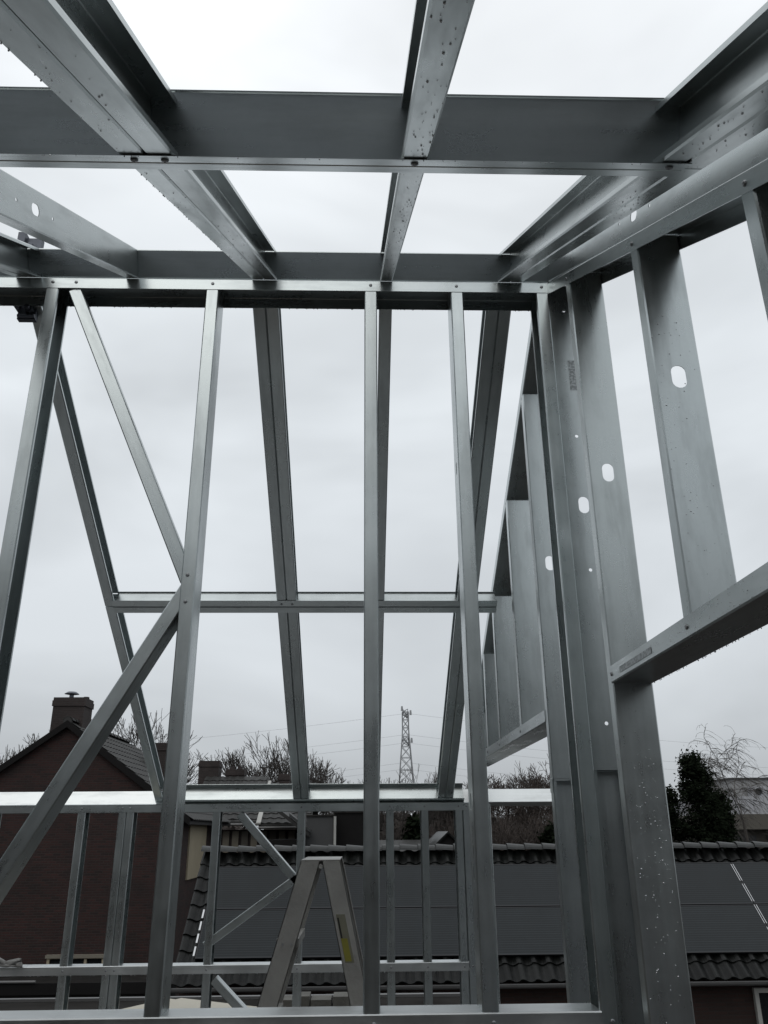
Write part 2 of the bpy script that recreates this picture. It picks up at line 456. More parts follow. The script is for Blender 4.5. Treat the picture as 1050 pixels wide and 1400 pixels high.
# ------------------------------------------------------------------ ground, floor
g = MB(); g.add([(-600, -600, GROUND), (600, -600, GROUND), (600, 900, GROUND), (-600, 900, GROUND)], [(0, 1, 2, 3)])
tag(g.build('ground', ASPH), kind='structure')
fl = MB().box((-4.5, -1.2, FLOOR-.022), (.83, 2.66, FLOOR)).build('floor', PLY); tag(fl, kind='structure')
fl = MB().box((-4.5, 2.661, FLOOR-.022), (.83, 5.66, FLOOR-.002)).build('floor_beyond', BOUNCEF); tag(fl, kind='structure')  # unseen far half of the floor, made pale to lighten the undersides above

# ------------------------------------------------------------------ wall under the ridge (Y = 2.59, 114 mm deep)
D, WD, FT, FW = 2.590, .114, 1.965, .047
ridge_wall = empty('ridge_wall_frame', (-.3, D, FLOOR),
                   'galvanised steel stud wall under the ridge with diagonal braces, nearest straight ahead', 'steel frame', 'steel wall frames')
tt = cee('top_track', ridge_wall, (-3.2, D-.002, FT), (.712, D-.002, FT), EY, -EZ, W=WD+.004, F=.047, L=0)
STUDS = [(-2.393, 1), (-1.793, 1), (-1.193, 1), (-.592, -1), (.008, 1), (.337, 1), (.665, -1)]
for x, od in STUDS:
    hs = ()
    if abs(x-.337) < .01: hs = [(.0-FLOOR+z, WD/2, .05, .018) for z in (.08, -.12)] + [(-FLOOR+1.2, WD/2, .05, .02)]
    x0 = x if od > 0 else x+FW
    cee('stud', ridge_wall, (x0, D, FLOOR+.003), (x0, D, FT-.003), EY, EX*od, W=WD, F=FW, L=.013, holes=hs)
rail = cee('rail', ridge_wall, (-3.2, D-.003, -.467), (.668, D-.003, -.467), EY, -EZ, W=WD+.006, F=.047, L=0, mat=GALV_RAIL)
bt = cee('bottom_track', ridge_wall, (-3.2, D-.002, FLOOR+.001), (.72, D-.002, FLOOR+.001), EY, EZ, W=WD+.004, F=.047, L=0)
for x, _ in STUDS:
    screw(tt, (x+.023, D-.002, 1.944), -EY); screw(rail, (x+.030, D-.003, -.492), -EY); screw(bt, (x+.023, D-.002, FLOOR+.025), -EY)
screw(tt, (-1.083, D-.002, 1.944), -EY)
def brace(parent, p0, p1, Y, w=.047, dep=.09, cut0=0., cut1=0., side=1, name='brace'):
    """channel brace whose face lies in the wall plane: p0,p1 (x,z) along its upper/left edge"""
    a = V((p0[0], Y, p0[1])); b = V((p1[0], Y, p1[1])); ax = (b-a).normalized()
    wd = ax.cross(EY)*side
    return cee(name, parent, a, b, wd, EY, W=w, F=dep, L=0, cut0=cut0, cut1=cut1)
brace(ridge_wall, (-1.066, 1.925), (-.553, .785), D+.004, side=-1, dep=.06)
brace(ridge_wall, (-.553, .735), (-1.62, -1.22), D+.004, side=-1)
for z in (.79, .70): screw(ridge_wall, (-.572, D, z), -EY)
drops(ridge_wall, [((-1.6, D+WD, 1.9165), (.66, D+WD, 1.9165))], 60, seed=5)

# ------------------------------------------------------------------ near roof slope: double joists, purlin, ridge channel
PN = R(30.4)
KN, NN = V((0, math.cos(PN), math.sin(PN))), V((0, -math.sin(PN), math.cos(PN)))
def PS(x, s, h=0.0): return V((x, D, FT)) + KN*s + NN*h
S_P, S_END = -1.695, -3.75
JH = .107
roof_near = empty('roof_frame', (-.3, 1.13, 1.11),
                  'galvanised steel roof slope overhead with joists either side of a cross purlin', 'steel frame', 'steel roof frames')
def joist(x, kind, s0, s1, h=0.0, holes=None, mat=None):
    hs = [(q-s0, JH/2, .05, .030) for q in (holes or []) if s0 < q < s1]
    hs += [(q-s0+d, JH/2, .011, .010) for q in (holes or []) for d in (-.12, .12) if s0 < q+d < s1]
    if kind in ('double', 'left'):
        cee('joist', roof_near, PS(x-.0006, s0, h), PS(x-.0006, s1, h), NN, -EX, W=JH, F=.047, L=.013, holes=hs, mat=mat)
    if kind in ('double', 'right'):
        cee('joist', roof_near, PS(x+.0006, s0, h), PS(x+.0006, s1, h), NN, EX, W=JH, F=.047, L=.013, holes=hs, mat=mat)
for s0, s1 in ((S_END, S_P-.003), (S_P+.003, -.004)):
    joist(-2.165, 'double', s0, s1); joist(-1.730, 'left', s0, s1, holes=[-2.6, -.8])
    joist(-1.265, 'double', s0, s1, holes=[-1.3])
    joist(-.850, 'left', s0, s1, holes=[-2.55, -.985], mat=GALV_WET)
    joist(-.3735, 'double', s0, s1, mat=GALV_WET)
    joist(.115, 'left', s0, s1, mat=GALV_WET)
    joist(.567, 'double', s0, s1, mat=GALV_WET)
joist(.7125, 'right', S_END, -.004, h=.003, holes=[-2.75, -1.0])
XL, XR = -3.2, .575
p1 = cee('purlin', roof_near, PS(XL, S_P-.001, -.003), PS(XR, S_P-.001, -.003), NN, -KN, W=.120, F=.044, L=0, F2=.006)
p2 = cee('purlin', roof_near, PS(XL, S_P+.001, -.003), PS(XR, S_P+.001, -.003), NN, KN, W=.120, F=.044, L=0)
rc = cee('ridge_channel', roof_near, PS(XL, -.001, .001), PS(.82, -.001, .001), NN, KN, W=.106, F=.030, L=0)
for x in (-.398, -.345, .091, .543, -.874):
    screw(p1, PS(x, S_P-.022, -.003), -NN, .007); 
drops(roof_near, [(PS(-.418, S_END+1.4, 0), PS(-.418, S_P, 0)), (PS(-.418, S_P, 0), PS(-.418, -.3, 0)), (PS(.521, -2.6, JH-.004), PS(.521, -1.7, JH-.004)),
                  (PS(-1.2, S_P-.044, -.004), PS(.6, S_P-.044, -.004))], 22, rmax=.0016, seed=8)
beads(roof_near, PS(.069, -2.5, -.0005), KN*2.4, (.044, 0, 0), -NN, 260, 51, 14)
beads(roof_near, PS(-.42, -2.6, -.0005), KN*2.4, (.092, 0, 0), -NN, 170, 52, 14)
beads(roof_near, PS(.522, -2.5, -.0005), KN*2.3, (.090, 0, 0), -NN, 260, 53, 14)
# dark clamp holding the ridge at the left
def clamp(x, y, z, flip):
    mb = MB()
    mb.box((x-.035, y-.012, z-.03), (x+.035, y+.012, z+.06)); mb.box((x-.05, y-.03, z+.02), (x-.022, y+.03, z+.075))
    mb.tube((x+.012, y-.034, z+.005), (x+.012, y+.03, z+.005), .016, n=6); mb.tube((x+.012, y-.05, z+.005), (x+.012, y-.03, z+.005), .009, n=8)
    mb.tube((x-.03, y-.02, z-.022), (x+.036, y-.02, z-.022), .008, n=8)
    return mb.build('clamp', DARKSTEEL, roof_near)
clamp(-1.262, 2.575, 2.065, 1); clamp(-1.315, 2.742, 1.905, 1)

# ------------------------------------------------------------------ far roof slope
PF = R(31.6)
KF, NF = V((0, math.cos(PF), -math.sin(PF))), V((0, math.sin(PF), math.cos(PF)))
YF, ZF = D+WD, 1.940
def QS(x, s, h=0.0): return V((x, YF, ZF)) + KF*s + NF*h
roof_far = empty('roof_frame', (-.3, 4.1, 1.1),
                 'galvanised steel roof slope beyond the ridge wall, rafters running down to the eaves', 'steel frame', 'steel roof frames')
RL, SPF = 3.36, 1.640
def rafter(x, kind):
    for s0, s1 in ((.01, SPF-.003), (SPF+.003, RL)):
        if kind in ('double', 'left'): cee('rafter', roof_far, QS(x-.0006, s0), QS(x-.0006, s1), NF, -EX, W=.1, F=.050, L=.013)
        if kind in ('double', 'right'): cee('rafter', roof_far, QS(x+.0006, s0), QS(x+.0006, s1), NF, EX, W=.1, F=.050, L=.013)
rafter(-2.9, 'double'); rafter(-1.312, 'right'); rafter(-.383, 'double'); rafter(.118, 'left'); rafter(.543, 'double')
XA, XB = -1.270, .70
cee('purlin', roof_far, QS(XA, SPF-.001, -.003), QS(XB, SPF-.001, -.003), NF, -KF, W=.106, F=.044, L=0, F2=.010)
cee('purlin', roof_far, QS(XA, SPF+.001, -.003), QS(XB, SPF+.001, -.003), NF, KF, W=.106, F=.040, L=0)
cee('ridge_channel', roof_far, QS(XL, .004, .030), QS(.82, .004, .030), NF, KF, W=.080, F=.030, L=0)
ec = cee('eave_channel', roof_far, QS(-1.255, RL+.004, -.003), QS(.665, RL+.004, -.003), NF, -KF, W=.112, F=.040, L=0, mat=GALV_WET)
# long wet eave plate behind it
cee('eave_plate', roof_far, QS(-3.2, RL+.008, -.006), QS(1.45, RL+.008, -.006), NF, KF, W=.100, F=.046, L=.012, mat=GALV_RAIL)
for x in (-.41, -.355, .518, .566): screw(roof_far, QS(x, SPF-.02, -.003), -NF)

# ------------------------------------------------------------------ knee wall at the far eaves (Y = 5.55)
KY = 5.552
knee = empty('knee_wall_frame', (-.6, KY, FLOOR),
             'low galvanised steel stud wall at the far eaves, with a mid rail and diagonal braces', 'steel frame', 'steel wall frames')
kt = cee('top_track', knee, (-3.2, KY-.002, .173), (.70, KY-.002, .173), EY, -EZ, W=.104, F=.050, L=0)
KST = [(-2.35, 1), (-1.79, 1), (-1.535, -1), (-1.486, 1), (-.94, 1), (-.402, -1), (.162, -1), (.384, -1), (.604, -1), (.654, 1)]
for x, od in KST:
    x0 = x if od > 0 else x+.047
    cee('stud', knee, (x0, KY, FLOOR+.003), (x0, KY, .170), EY, EX*od, W=.1, F=.047, L=.012)
kr = cee('rail', knee, (-3.2, KY-.003, -.735), (.655, KY-.003, -.735), EY, -EZ, W=.106, F=.047, L=0, mat=GALV_RAIL)
cee('bottom_track', knee, (-3.2, KY-.002, FLOOR+.001), (.70, KY-.002, FLOOR+.001), EY, EZ, W=.104, F=.046, L=0)
brace(knee, (-.755, .125), (-.365, -.286), KY+.004, side=-1, dep=.08)
brace(knee, (-.925, -.655), (-.365, -.272), KY+.004, side=1, dep=.08)
brace(knee, (-.86, -.80), (-.40, -1.22), KY+.004, side=-1, dep=.08)
for x, _ in KST: screw(kt, (x+.023, KY-.002, .148), -EY); screw(kr, (x+.023, KY-.003, -.76), -EY)
screw(kt, (-.77, KY-.002, .148), -EY)
drops(knee, [((-2.0, KY+.05, .122), (.6, KY+.05, .122)), ((-2.0, KY, -.784), (.6, KY, -.784))], 40, seed=21)

# ------------------------------------------------------------------ gable wall on the right (X = 0.711 .. 0.825)
GX, GW = .711, .114
gable = empty('gable_wall_frame', (GX, 2.6, FLOOR),
              'galvanised steel gable wall on the right with perforated studs and sloping top track', 'steel frame', 'steel wall frames')
TGN = math.tan(R(29.95)); GN = R(29.95)
KG, NG = V((0, math.cos(GN), math.sin(GN))), V((0, -math.sin(GN), math.cos(GN)))
def gz(y): return 1.962 + TGN*(y-2.59)
a = V((GX-.002, -.75, gz(-.75))); b = V((GX-.002, 2.66, gz(2.66)))
gt = cee('top_track', gable, a, b, EX, -NG, W=GW+.004, F=.043, L=0)
def gstud(y, z0, z1, F=.046, hol=(), od=EY, name='stud', dots=(), mat=None):
    hs = [(z-z0, GW/2, .062, .036) for z in hol] + [(z-z0, GW/2, .012, .012) for z in dots]
    cut1 = 0.0
    return cee(name, gable, (GX, y, z0), (GX, y, z1), EX, od, W=GW, F=F, L=.013, holes=hs, mat=mat)
HZ = .386
g0 = gstud(2.600, .17, 1.958, hol=(1.047,), dots=(1.845, 1.312, .812, .310))
g0b = cee('stud', gable, (GX, 2.652, FLOOR+.003), (GX, 2.652, .175), EX, -EY, W=GW, F=.048, L=.013)
cee('rail', gable, (GX-.004, 2.598, .172), (GX-.004, 2.640, .172), EX, -EZ, W=GW+.006, F=.050, L=0)
g1 = gstud(2.306, FLOOR+.003, gz(2.306)-.004, hol=(1.038,), mat=GALV_WET)
g2 = gstud(1.703, HZ+.003, gz(1.703)-.004, hol=(1.022,))
gstud(1.150, HZ+.003, gz(1.15)-.004, hol=(.85,))
gstud(.55, HZ+.003, gz(.55)-.004); 
hd = cee('header', gable, (GX-.003, -.70, HZ), (GX-.003, 2.312, HZ), EX, EZ, W=GW+.006, F=.047, L=0, mat=GALV_WET)
for y in (2.298, 1.727, 1.17, .57): screw(hd, (GX-.003, y, HZ+.024), -EX)
for y in (2.33, 1.727, 1.17): screw(gt, V((GX-.002, y, gz(y)-.028)), -EX)
drops(gable, [((GX+GW, .9, HZ-.001), (GX+GW, 2.3, HZ-.001)), ((GX+.003, .9, HZ+.046), (GX+.003, 2.3, HZ+.046))], 55, rmax=.0018, seed=31)
beads(gable, (GX, 2.3055, -.9), (0, 0, 1.25), (GW, 0, 0), -EY, 260, 41, 12)
beads(gable, (GX, 1.7025, .45), (0, 0, .8), (GW, 0, 0), -EY, 90, 42, 6)
beads(gable, (GX-.0035, 1.0, HZ+.003), (0, 1.25, 0), (0, 0, .042), -EX, 160, 43, 12, rmax=.0016)
# print on the steel, worn beyond reading
def stamp(lo, hi):
    return MB().box(lo, hi).build('ink_stamp', STAMP, gable)
stamp((GX+.052, 2.5990, 1.50), (GX+.082, 2.5995, 1.625))
stamp((GX-.0042, 1.96, HZ+.014), (GX-.0035, 2.22, HZ+.030))
# far half of the gable, stepping down under the rafter
def rz(y): return 1.971 - .546*(y-2.857)
RP = math.atan(.546); KR, NR = V((0, math.cos(RP), -math.sin(RP))), V((0, math.sin(RP), math.cos(RP)))
cee('top_track', gable, (GX, 2.72, rz(2.72)), (GX, 5.5, rz(5.5)), EX, NR, W=GW, F=.046, L=0)
JY = 3.158
j0 = gstud(JY, .17, rz(JY)-.008, hol=(1.015,))
cee('stud', gable, (GX, JY+.05, FLOOR+.003), (GX, JY+.05, .175), EX, -EY, W=GW, F=.048, L=.013)
cee('rail', gable, (GX-.004, JY-.002, .180), (GX-.004, JY+.040, .180), EX, -EZ, W=GW+.006, F=.050, L=0)
for y in (3.69, 4.28, 4.70, 5.2): gstud(y, HZ+.003, rz(y)-.008)
hf = cee('header', gable, (GX-.003, 3.20, HZ), (GX-.003, 5.50, HZ), EX, EZ, W=GW+.006, F=.047, L=0)
cee('stud', gable, (GX, 5.505, FLOOR+.003), (GX, 5.505, .16), EX, EY, W=GW, F=.046, L=.013)
cee('bottom_track', gable, (GX-.003, -.75, FLOOR+.001), (GX-.003, 5.55, FLOOR+.001), EX, EZ, W=GW+.006, F=.046, L=0)
for y in (3.715, 4.305, 4.725): screw(hf, (GX-.003, y, HZ+.024), -EX)

# ------------------------------------------------------------------ stepladder standing behind the ridge wall, seen from its side
lad = empty('stepladder', (-.15, 3.4, FLOOR), 'grey aluminium stepladder seen side-on between the ridge wall and the eaves wall', 'ladder')
LY0, LY1, LT = 3.22, 3.62, -.098
def rail_piece(xt, xb, y0, y1, w, name):
    mb = MB(); t = .0025
    zt, zb = LT, FLOOR
    for (ya, yb, xi, xj) in ((y0, y0+t, 0, w), (y0, y1, 0, t), (y0, y1, w-t, w)):
        mb.prism([(xt+xi, ya, zt), (xt+xj, ya, zt), (xb+xj, ya, zb), (xb+xi, ya, zb)], (0, yb-ya, 0))
    return mb.build(name, ALU, lad)
for y0, y1 in ((LY0, LY0+.028), (LY1, LY1-.028)):
    rail_piece(-.217, -.668, y0, y1, .070, 'front_rail'); rail_piece(-.140, .210, y0, y1, .066, 'rear_rail')
for i in range(1, 6):
    f = i/6; z = LT+(FLOOR-LT)*f; x = -.217+(-.668+.217)*f
    MB().box((x-.004, LY0+.03, z-.028), (x+.074, LY1-.03, z)).build('step', ALU, lad)
MB().box((-.216, LY0-.001, LT+.001), (-.075, LY1+.001, LT+.004)).build('top_cap', ALU, lad)
MB().tube((-.1445, LY0-.006, LT-.018), (-.1445, LY1+.006, LT-.018), .008).build('hinge_pin', ALU, lad)
MB().box((.06, LY0+.03, -1.02), (.075, LY1-.03, -1.0)).build('rear_brace', ALU, lad)
def on_rear(f): return -.140+(.350)*f, LT+(FLOOR-LT)*f
for f0, f1, m, nm, x0, x1 in ((.115, .215, PALESTK, 'warning_label', .012, .044), (.165, .212, YELLOW, 'warning_label', .014, .036), (.122, .165, BLACK, 'label_mark', .014, .020)):
    xa, za = on_rear(f0); xb, zb = on_rear(f1); dy = .0006 if m is PALESTK else .0012
    MB().prism([(xa+x0, LY0-dy, za), (xa+x1, LY0-dy, za), (xb+x1, LY0-dy, zb), (xb+x0, LY0-dy, zb)], (0, .0004, 0)).build(nm, m, lad)
for i in range(1, 6):
    f = i/6; z = LT+(FLOOR-LT)*f; x = -.217+(-.668+.217)*f
    for dx in (.02, .05): MB().tube((x+dx, LY0-.0035, z-.014), (x+dx, LY0, z-.014), .0045, n=8).build('rivet', SCREW, lad)
for x in (-.668, .210):
    for y in (LY0, LY1-.03): MB().box((x-.004, y-.002, FLOOR), (x+.074, y+.032, FLOOR+.03)).build('rubber_foot', BLACK, lad)

# rag on the knee wall rail at the left
rg = MB(); rd = random.Random(4)
for (cx, cz, ax_, az_, tilt) in ((-2.20, -.716, .080, .014, .35), (-2.12, -.700, .050, .012, -.8), (-2.06, -.708, .050, .017, .5), (-2.02, -.720, .022, .022, .9), (-2.09, -.722, .06, .010, -.1)):
    n1, n2 = 12, 7; vs = []
    for i in range(n2+1):
        t = math.pi*i/n2
        for k in range(n1):
            p = 2*math.pi*k/n1; j = 1+.28*math.sin(3*p+cx*40)*math.sin(2*t)+.18*rd.uniform(-1, 1)
            x_ = ax_*math.cos(t)*j; y_ = .020*math.sin(t)*math.cos(p)*j; z_ = az_*math.sin(t)*math.sin(p)*j
            vs.append((cx+x_*math.cos(tilt)-z_*math.sin(tilt), KY-.025+y_, cz+x_*math.sin(tilt)*.5+z_*math.cos(tilt)))
    rg.add(vs, [(i*n1+k, i*n1+(k+1) % n1, (i+1)*n1+(k+1) % n1, (i+1)*n1+k) for i in range(n2) for k in range(n1)])
tag(rg.build('rag', CLOTH, None, True), 'white twisted rag tied to the eaves wall rail at far left', 'rag')

# ------------------------------------------------------------------ own house below, flat roof outside the eaves
own = empty('brick_house', (-2, 2.2, GROUND), 'brick storeys below the new steel attic frame', 'house')
MB().box((-4.5, -1.2, GROUND), (.83, 5.66, FLOOR-.024)).build('wall', BRICK2, own)
ext = empty('flat_roof_extension', (-1, 6.7, GROUND), 'low extension with dark flat roof just outside the eaves wall', 'extension')
FR = -1.25
MB().box((-4.5, 5.665, GROUND), (.9, 7.55, FR-.06)).build('wall', BRICK2, ext)
MB().box((-4.55, 5.67, FR-.058), (.95, 7.60, FR)).build('roof', BITUMEN, ext)
MB().box((-4.56, 7.56, FR+.001), (.96, 7.61, FR+.022)).build('roof_trim', GUTTER, ext)
rd = random.Random(9); x = -.66
while x < .02:
    w = .10+.10*rd.random()
    MB().box((x, 7.15+.02*rd.random(), FR+.001), (x+w, 7.36, FR+.055+.03*rd.random())).build('coping_stone', CONC, ext)
    x += w+.008+.02*rd.random()
def flatboard(corner, ang, lx, ly, z, t, label):
    m = Matrix.Translation(V((corner[0], corner[1], z))) @ Matrix.Rotation(ang, 4, 'Z')
    mb = MB().box((0, -ly, 0), (lx, 0, t), m)
    return tag(mb.build('board', BOARD), label, 'board', 'cream boards on the flat roof')
flatboard((-1.50, 7.38), R(-33.5), 1.26, 1.2, FR+.004, .04, 'cream sheet lying askew on the flat roof, lower of two')
flatboard((-1.36, 7.16), R(-31), 1.0, .9, FR+.047, .035, 'cream sheet lying on top of another on the flat roof')

# ------------------------------------------------------------------ tiles
def tile_mesh(name, w, l, mat, amp=.022):
    """pantile: S-curve across, thickness at the lower edge; origin at the top left, +x across, -y down the slope"""
    n = 8; vs, fs = [], []
    def prof(t): return amp*math.sin(2*math.pi*t+.5)
    for y, z0 in ((0, 0.0), (-l, .018)):
        for i in range(n+1): vs.append((w*1.06*i/n, y, z0+prof(i/n)))
    b = len(vs)
    for i in range(n+1): vs.append((w*1.06*i/n, -l, prof(i/n)-.012))
    for i in range(n):
        fs.append((i, n+1+i, n+2+i, i+1)); fs.append((n+1+i, b+i, b+i+1, n+2+i))
    me = bpy.data.meshes.new(name); me.from_pydata(vs, [], fs); me.materials.append(mat); me.update()
    return me

def place(name, me, parent, mw):
    o = bpy.data.objects.new(name, me); link(o, parent)
    off = V((0, 0, 0)); p = parent
    while p is not None: off += V(p.location); p = p.parent
    o.matrix_local = Matrix.Translation(-off) @ mw
    return o

def slope_matrix(origin, xdir, updir):
    x = V(xdir).normalized(); y = V(updir).normalized(); z = x.cross(y)
    return Matrix(((x.x, y.x, z.x, origin[0]), (x.y, y.y, z.y, origin[1]), (x.z, y.z, z.z, origin[2]), (0, 0, 0, 1)))

def ridge_mesh(name, l, r, mat):
    """half-round ridge tile running along +x, one end slightly wider"""
    n = 8; vs, fs = [], []
    for x, k in ((0, 1.10), (l*.98, .92)):
        for i in range(n+1):
            a = math.pi*i/n; vs.append((x, r*k*math.cos(a), r*k*.75*math.sin(a)))
        for i in range(n+1):
            a = math.pi*i/n; vs.append((x, (r*k-.018)*math.cos(a), (r*k-.018)*.75*math.sin(a)-.004))
    m = 2*(n+1)
    for i in range(n):
        fs.append((i, i+1, m+i+1, m+i)); fs.append((i, n+1+i, n+2+i, i+1)); fs.append((m+i, m+i+1, m+n+2+i, m+n+1+i))
    me = bpy.data.meshes.new(name); me.from_pydata(vs, [], fs); me.materials.append(mat); me.update()
    return me

# ------------------------------------------------------------------ row house with the solar panels
TP = R(41)
UP = V((0, math.cos(TP), math.sin(TP))); NP = V((0, -math.sin(TP), math.cos(TP)))
def SP(x, y, h=0.0):
    """point on the panel plane at depth y, h along the normal"""
    return V((x, y, -.640+math.tan(TP)*(y-18.0))) + NP*h
solar_house = empty('row_house', (6, 18, GROUND), 'low terraced house with dark pantiled roof under the solar panels', 'house')
X0, X1 = -3.25, 16.0
YR, YE = 18.38, 16.02
TH = -.115
rt_ = SP(0, YR, TH); rb_ = SP(0, YE, TH)
mb = MB()
mb.add([(X0+.03, rb_.y, rb_.z), (X1, rb_.y, rb_.z), (X1, rt_.y, rt_.z), (X0+.03, rt_.y, rt_.z), (X1, 2*rt_.y-rb_.y, rb_.z), (X0+.03, 2*rt_.y-rb_.y, rb_.z)],
       [(0, 1, 2, 3), (3, 2, 4, 5)])
mb.build('roof', UNDER, solar_house)
mb = MB(); mb.box((X0+.1, 16.35, GROUND), (X1-.1, 2*YR-16.35, rb_.z+.02))
mb.prism([(X0+.1, 16.36, rb_.z+.02), (X0+.1, 2*YR-16.36, rb_.z+.02), (X0+.1, YR, rt_.z-.06)], (.22, 0, 0))
mb.build('wall', BRICK2, solar_house)
TW = .262
tm = tile_mesh('pantile', TW, .38, TILE, .030)
SL = (YR-YE)/math.cos(TP)
nrow = 9; step = SL/nrow; rd = random.Random(2)
cnt = 0
for r_ in range(nrow):
    s_top = SL-r_*step; yc = YE+(s_top-step*.5)*math.cos(TP)
    ncol = int((X1-X0)/TW)
    for c_ in range(ncol):
        x = X0+c_*TW
        if r_ not in (0, 1, 7, 8) and c_ > 2: continue          # under the panels
        if r_ == 1 and c_ > 58: continue
        if x > 12.3: continue
        p = SP(x, YE+s_top*math.cos(TP), TH+.03+.004*rd.random())
        m = slope_matrix(p, (1, 0, 0), UP) @ Matrix.Rotation(R(-1.5+2.4*rd.random()-1.2), 4, 'X') @ Matrix.Rotation(R(rd.random()*3-1.5), 4, 'Z')
        place('pantile', tm, solar_house, m); cnt += 1
rm = ridge_mesh('ridge_tile', .375, .135, RIDGE)
x = X0-.03; k = 0
while x < 14:
    p = V((x, YR, rt_.z+.035+.006*rd.random()))
    place('ridge_tile', rm, solar_house, Matrix.Translation(p) @ Matrix.Rotation(R(1.6+rd.random()), 4, 'Y') @ Matrix.Rotation(R(rd.random()*2-1), 4, 'Z')); x += .372; k += 1
mb = MB(); ga, gb = V((X0, YE-.06, rb_.z-.02)), V((X1, YE-.06, rb_.z-.02))
n = 8
vs = []
for p in (ga, gb):
    for i in range(n+1):
        a_ = math.pi+math.pi*i/n; vs.append(p+V((0, .065*math.cos(a_), .065*math.sin(a_))))
mb.add(vs, [(i, n+1+i, n+2+i, i+1) for i in range(n)])
mb.box((X0, YE-.13, rb_.z-.022), (X1, YE-.118, rb_.z-.006))
mb.build('gutter', GUTTER, solar_house)
def window(parent, x0, x1, z0, z1, y, mullions=1, fm=None, depth=.09, transom=None):
    """front window facing -Y: frame bars, panes, sill"""
    fm = fm or WHITE
    w = mb = MB(); b_ = .07
    mb.box((x0, y-depth, z0), (x0+b_, y, z1)); mb.box((x1-b_, y-depth, z0), (x1, y, z1))
    mb.box((x0+b_, y-depth, z1-b_), (x1-b_, y, z1)); mb.box((x0+b_, y-depth, z0), (x1-b_, y, z0+b_))
    for i in range(1, mullions+1):
        xm = x0+(x1-x0)*i/(mullions+1); mb.box((xm-.035, y-depth*.9, z0+b_), (xm+.035, y, z1-b_))
    wo_ = mb.build('window', fm, parent)
    for i in range(mullions+1):
        xa = x0+(x1-x0)*i/(mullions+1)+.04; xb = x0+(x1-x0)*(i+1)/(mullions+1)-.04
        MB().box((xa, y-.03, z0+b_*.9), (xb, y-.02, z1-b_*.9)).build('pane', GLASS, wo_)
    MB().box((x0-.06, y-depth-.05, z0-.05), (x1+.06, y, z0-.002)).build('sill', fm, wo_)
    return wo_
for xx in (6.93, 10.8, -.6): window(solar_house, xx, xx+1.7, -4.3, -2.62, 16.35, 1, WHITE)

# solar panels, two rows
PW, PHt = 1.735, 1.075
def solar_panel(row, colm, label):
    root = bpy.data.objects.new('solar_panel', None); link(root)
    x = -2.92+colm*1.7515; s = (18.0-16.38)/math.cos(TP)
    yt = 18.0-(row*(PHt+.022))*math.cos(TP)
    p = SP(x, yt)
    tag(root, label, 'solar panel', 'solar panels on the row house roof')
    root.matrix_world = slope_matrix(p, (1, 0, 0), UP)
    for nm, me in panel_parts:
        o = bpy.data.objects.new(nm, me); link(o, root)
    return root
def raw_mesh(name, mb, mat):
    me = bpy.data.meshes.new(name); me.from_pydata([tuple(v) for v in mb.v], [], mb.f); me.materials.append(mat); me.update(); return me
fr = MB(); f_ = .018
fr.box((0, -PHt, -.035), (f_, 0, 0)); fr.box((PW-f_, -PHt, -.035), (PW, 0, 0)); fr.box((f_, -f_, -.035), (PW-f_, 0, 0)); fr.box((f_, -PHt, -.035), (PW-f_, -PHt+f_, 0))
BLKF = plain('anodised_frame', (.014, .015, .017), .4, .2, .05)
panel_parts = [('frame', raw_mesh('frame', fr, BLKF)), ('cell_sheet', raw_mesh('cell_sheet', MB().box((f_, -PHt+f_, -.03), (PW-f_, -f_, -.004)), SOLAR))]
names = ['first', 'second', 'third', 'fourth', 'fifth', 'sixth', 'seventh', 'eighth']
for row in range(2):
    for cm in range(8):
        if cm < 6: lab = 'solar panel in the %s row, %s from the left roof edge' % (('upper', 'lower')[row], names[cm])
        else: lab = 'solar panel in the %s row, %s the bright mounting seam' % (('upper', 'lower')[row], ('just right of', 'second to the right of')[cm-6])
        solar_panel(row, cm, lab)
ALUR = plain('bright_mounting_rail', (.62, .63, .64), .35, .6, .05)
def seam(x, y0, y1, w, lab):
    """row of short bright clamps between panels"""
    root = empty('mounting_rail', SP(x, y0), lab, 'mounting rail', 'bright rails between solar panels')
    n_ = 4; L_ = (y0-y1)/n_
    for i in range(n_):
        a_, b_ = SP(x, y0-L_*i-.02, .004), SP(x, y0-L_*(i+1)+.04, .004)
        mm = slope_matrix(b_, (1, 0, 0), UP)
        MB().box((-w/2, 0, -.03), (w/2, (a_-b_).length, 0), mm).build('rail_strip', ALUR, root)
seam(7.585-.022, 17.98, 16.40, .010, 'bright rail at the visible panel seam, left strip')
seam(7.585+.018, 17.98, 16.40, .010, 'bright rail at the visible panel seam, right strip')
seam(-2.955, 17.20, 16.36, .03, 'bright rail along the left edge of the lower solar panels')

# ------------------------------------------------------------------ house with the big brick gable at the left
gh = empty('gable_house', (-8.64, 28, GROUND), 'large dark red brick house with gable end and chimney at far left', 'house')
AX, AZ, GS, HWD, GY, GY2 = -8.64, 3.12, .72, 3.45, 25.0, 32.5
mb = MB(); ez = AZ-.16-GS*HWD
mb.prism([(AX-HWD, GY, GROUND), (AX+HWD, GY, GROUND), (AX+HWD, GY, ez), (AX, GY, AZ-.16), (AX-HWD, GY, ez)], (0, GY2-GY, 0)); mb.build('wall', BRICK, gh)
SA = math.atan(GS); ov = HWD+.35
mb = MB()
for sg in (-1, 1):
    p = [(AX, GY-.12, AZ-.06), (AX+sg*ov, GY-.12, AZ-.06-GS*ov), (AX+sg*ov, GY-.12, AZ-.16-GS*ov), (AX, GY-.12, AZ-.16)]
    mb.prism(p, (0, GY2-GY+.24, 0))
mb.build('roof', UNDER, gh)
mb = MB()
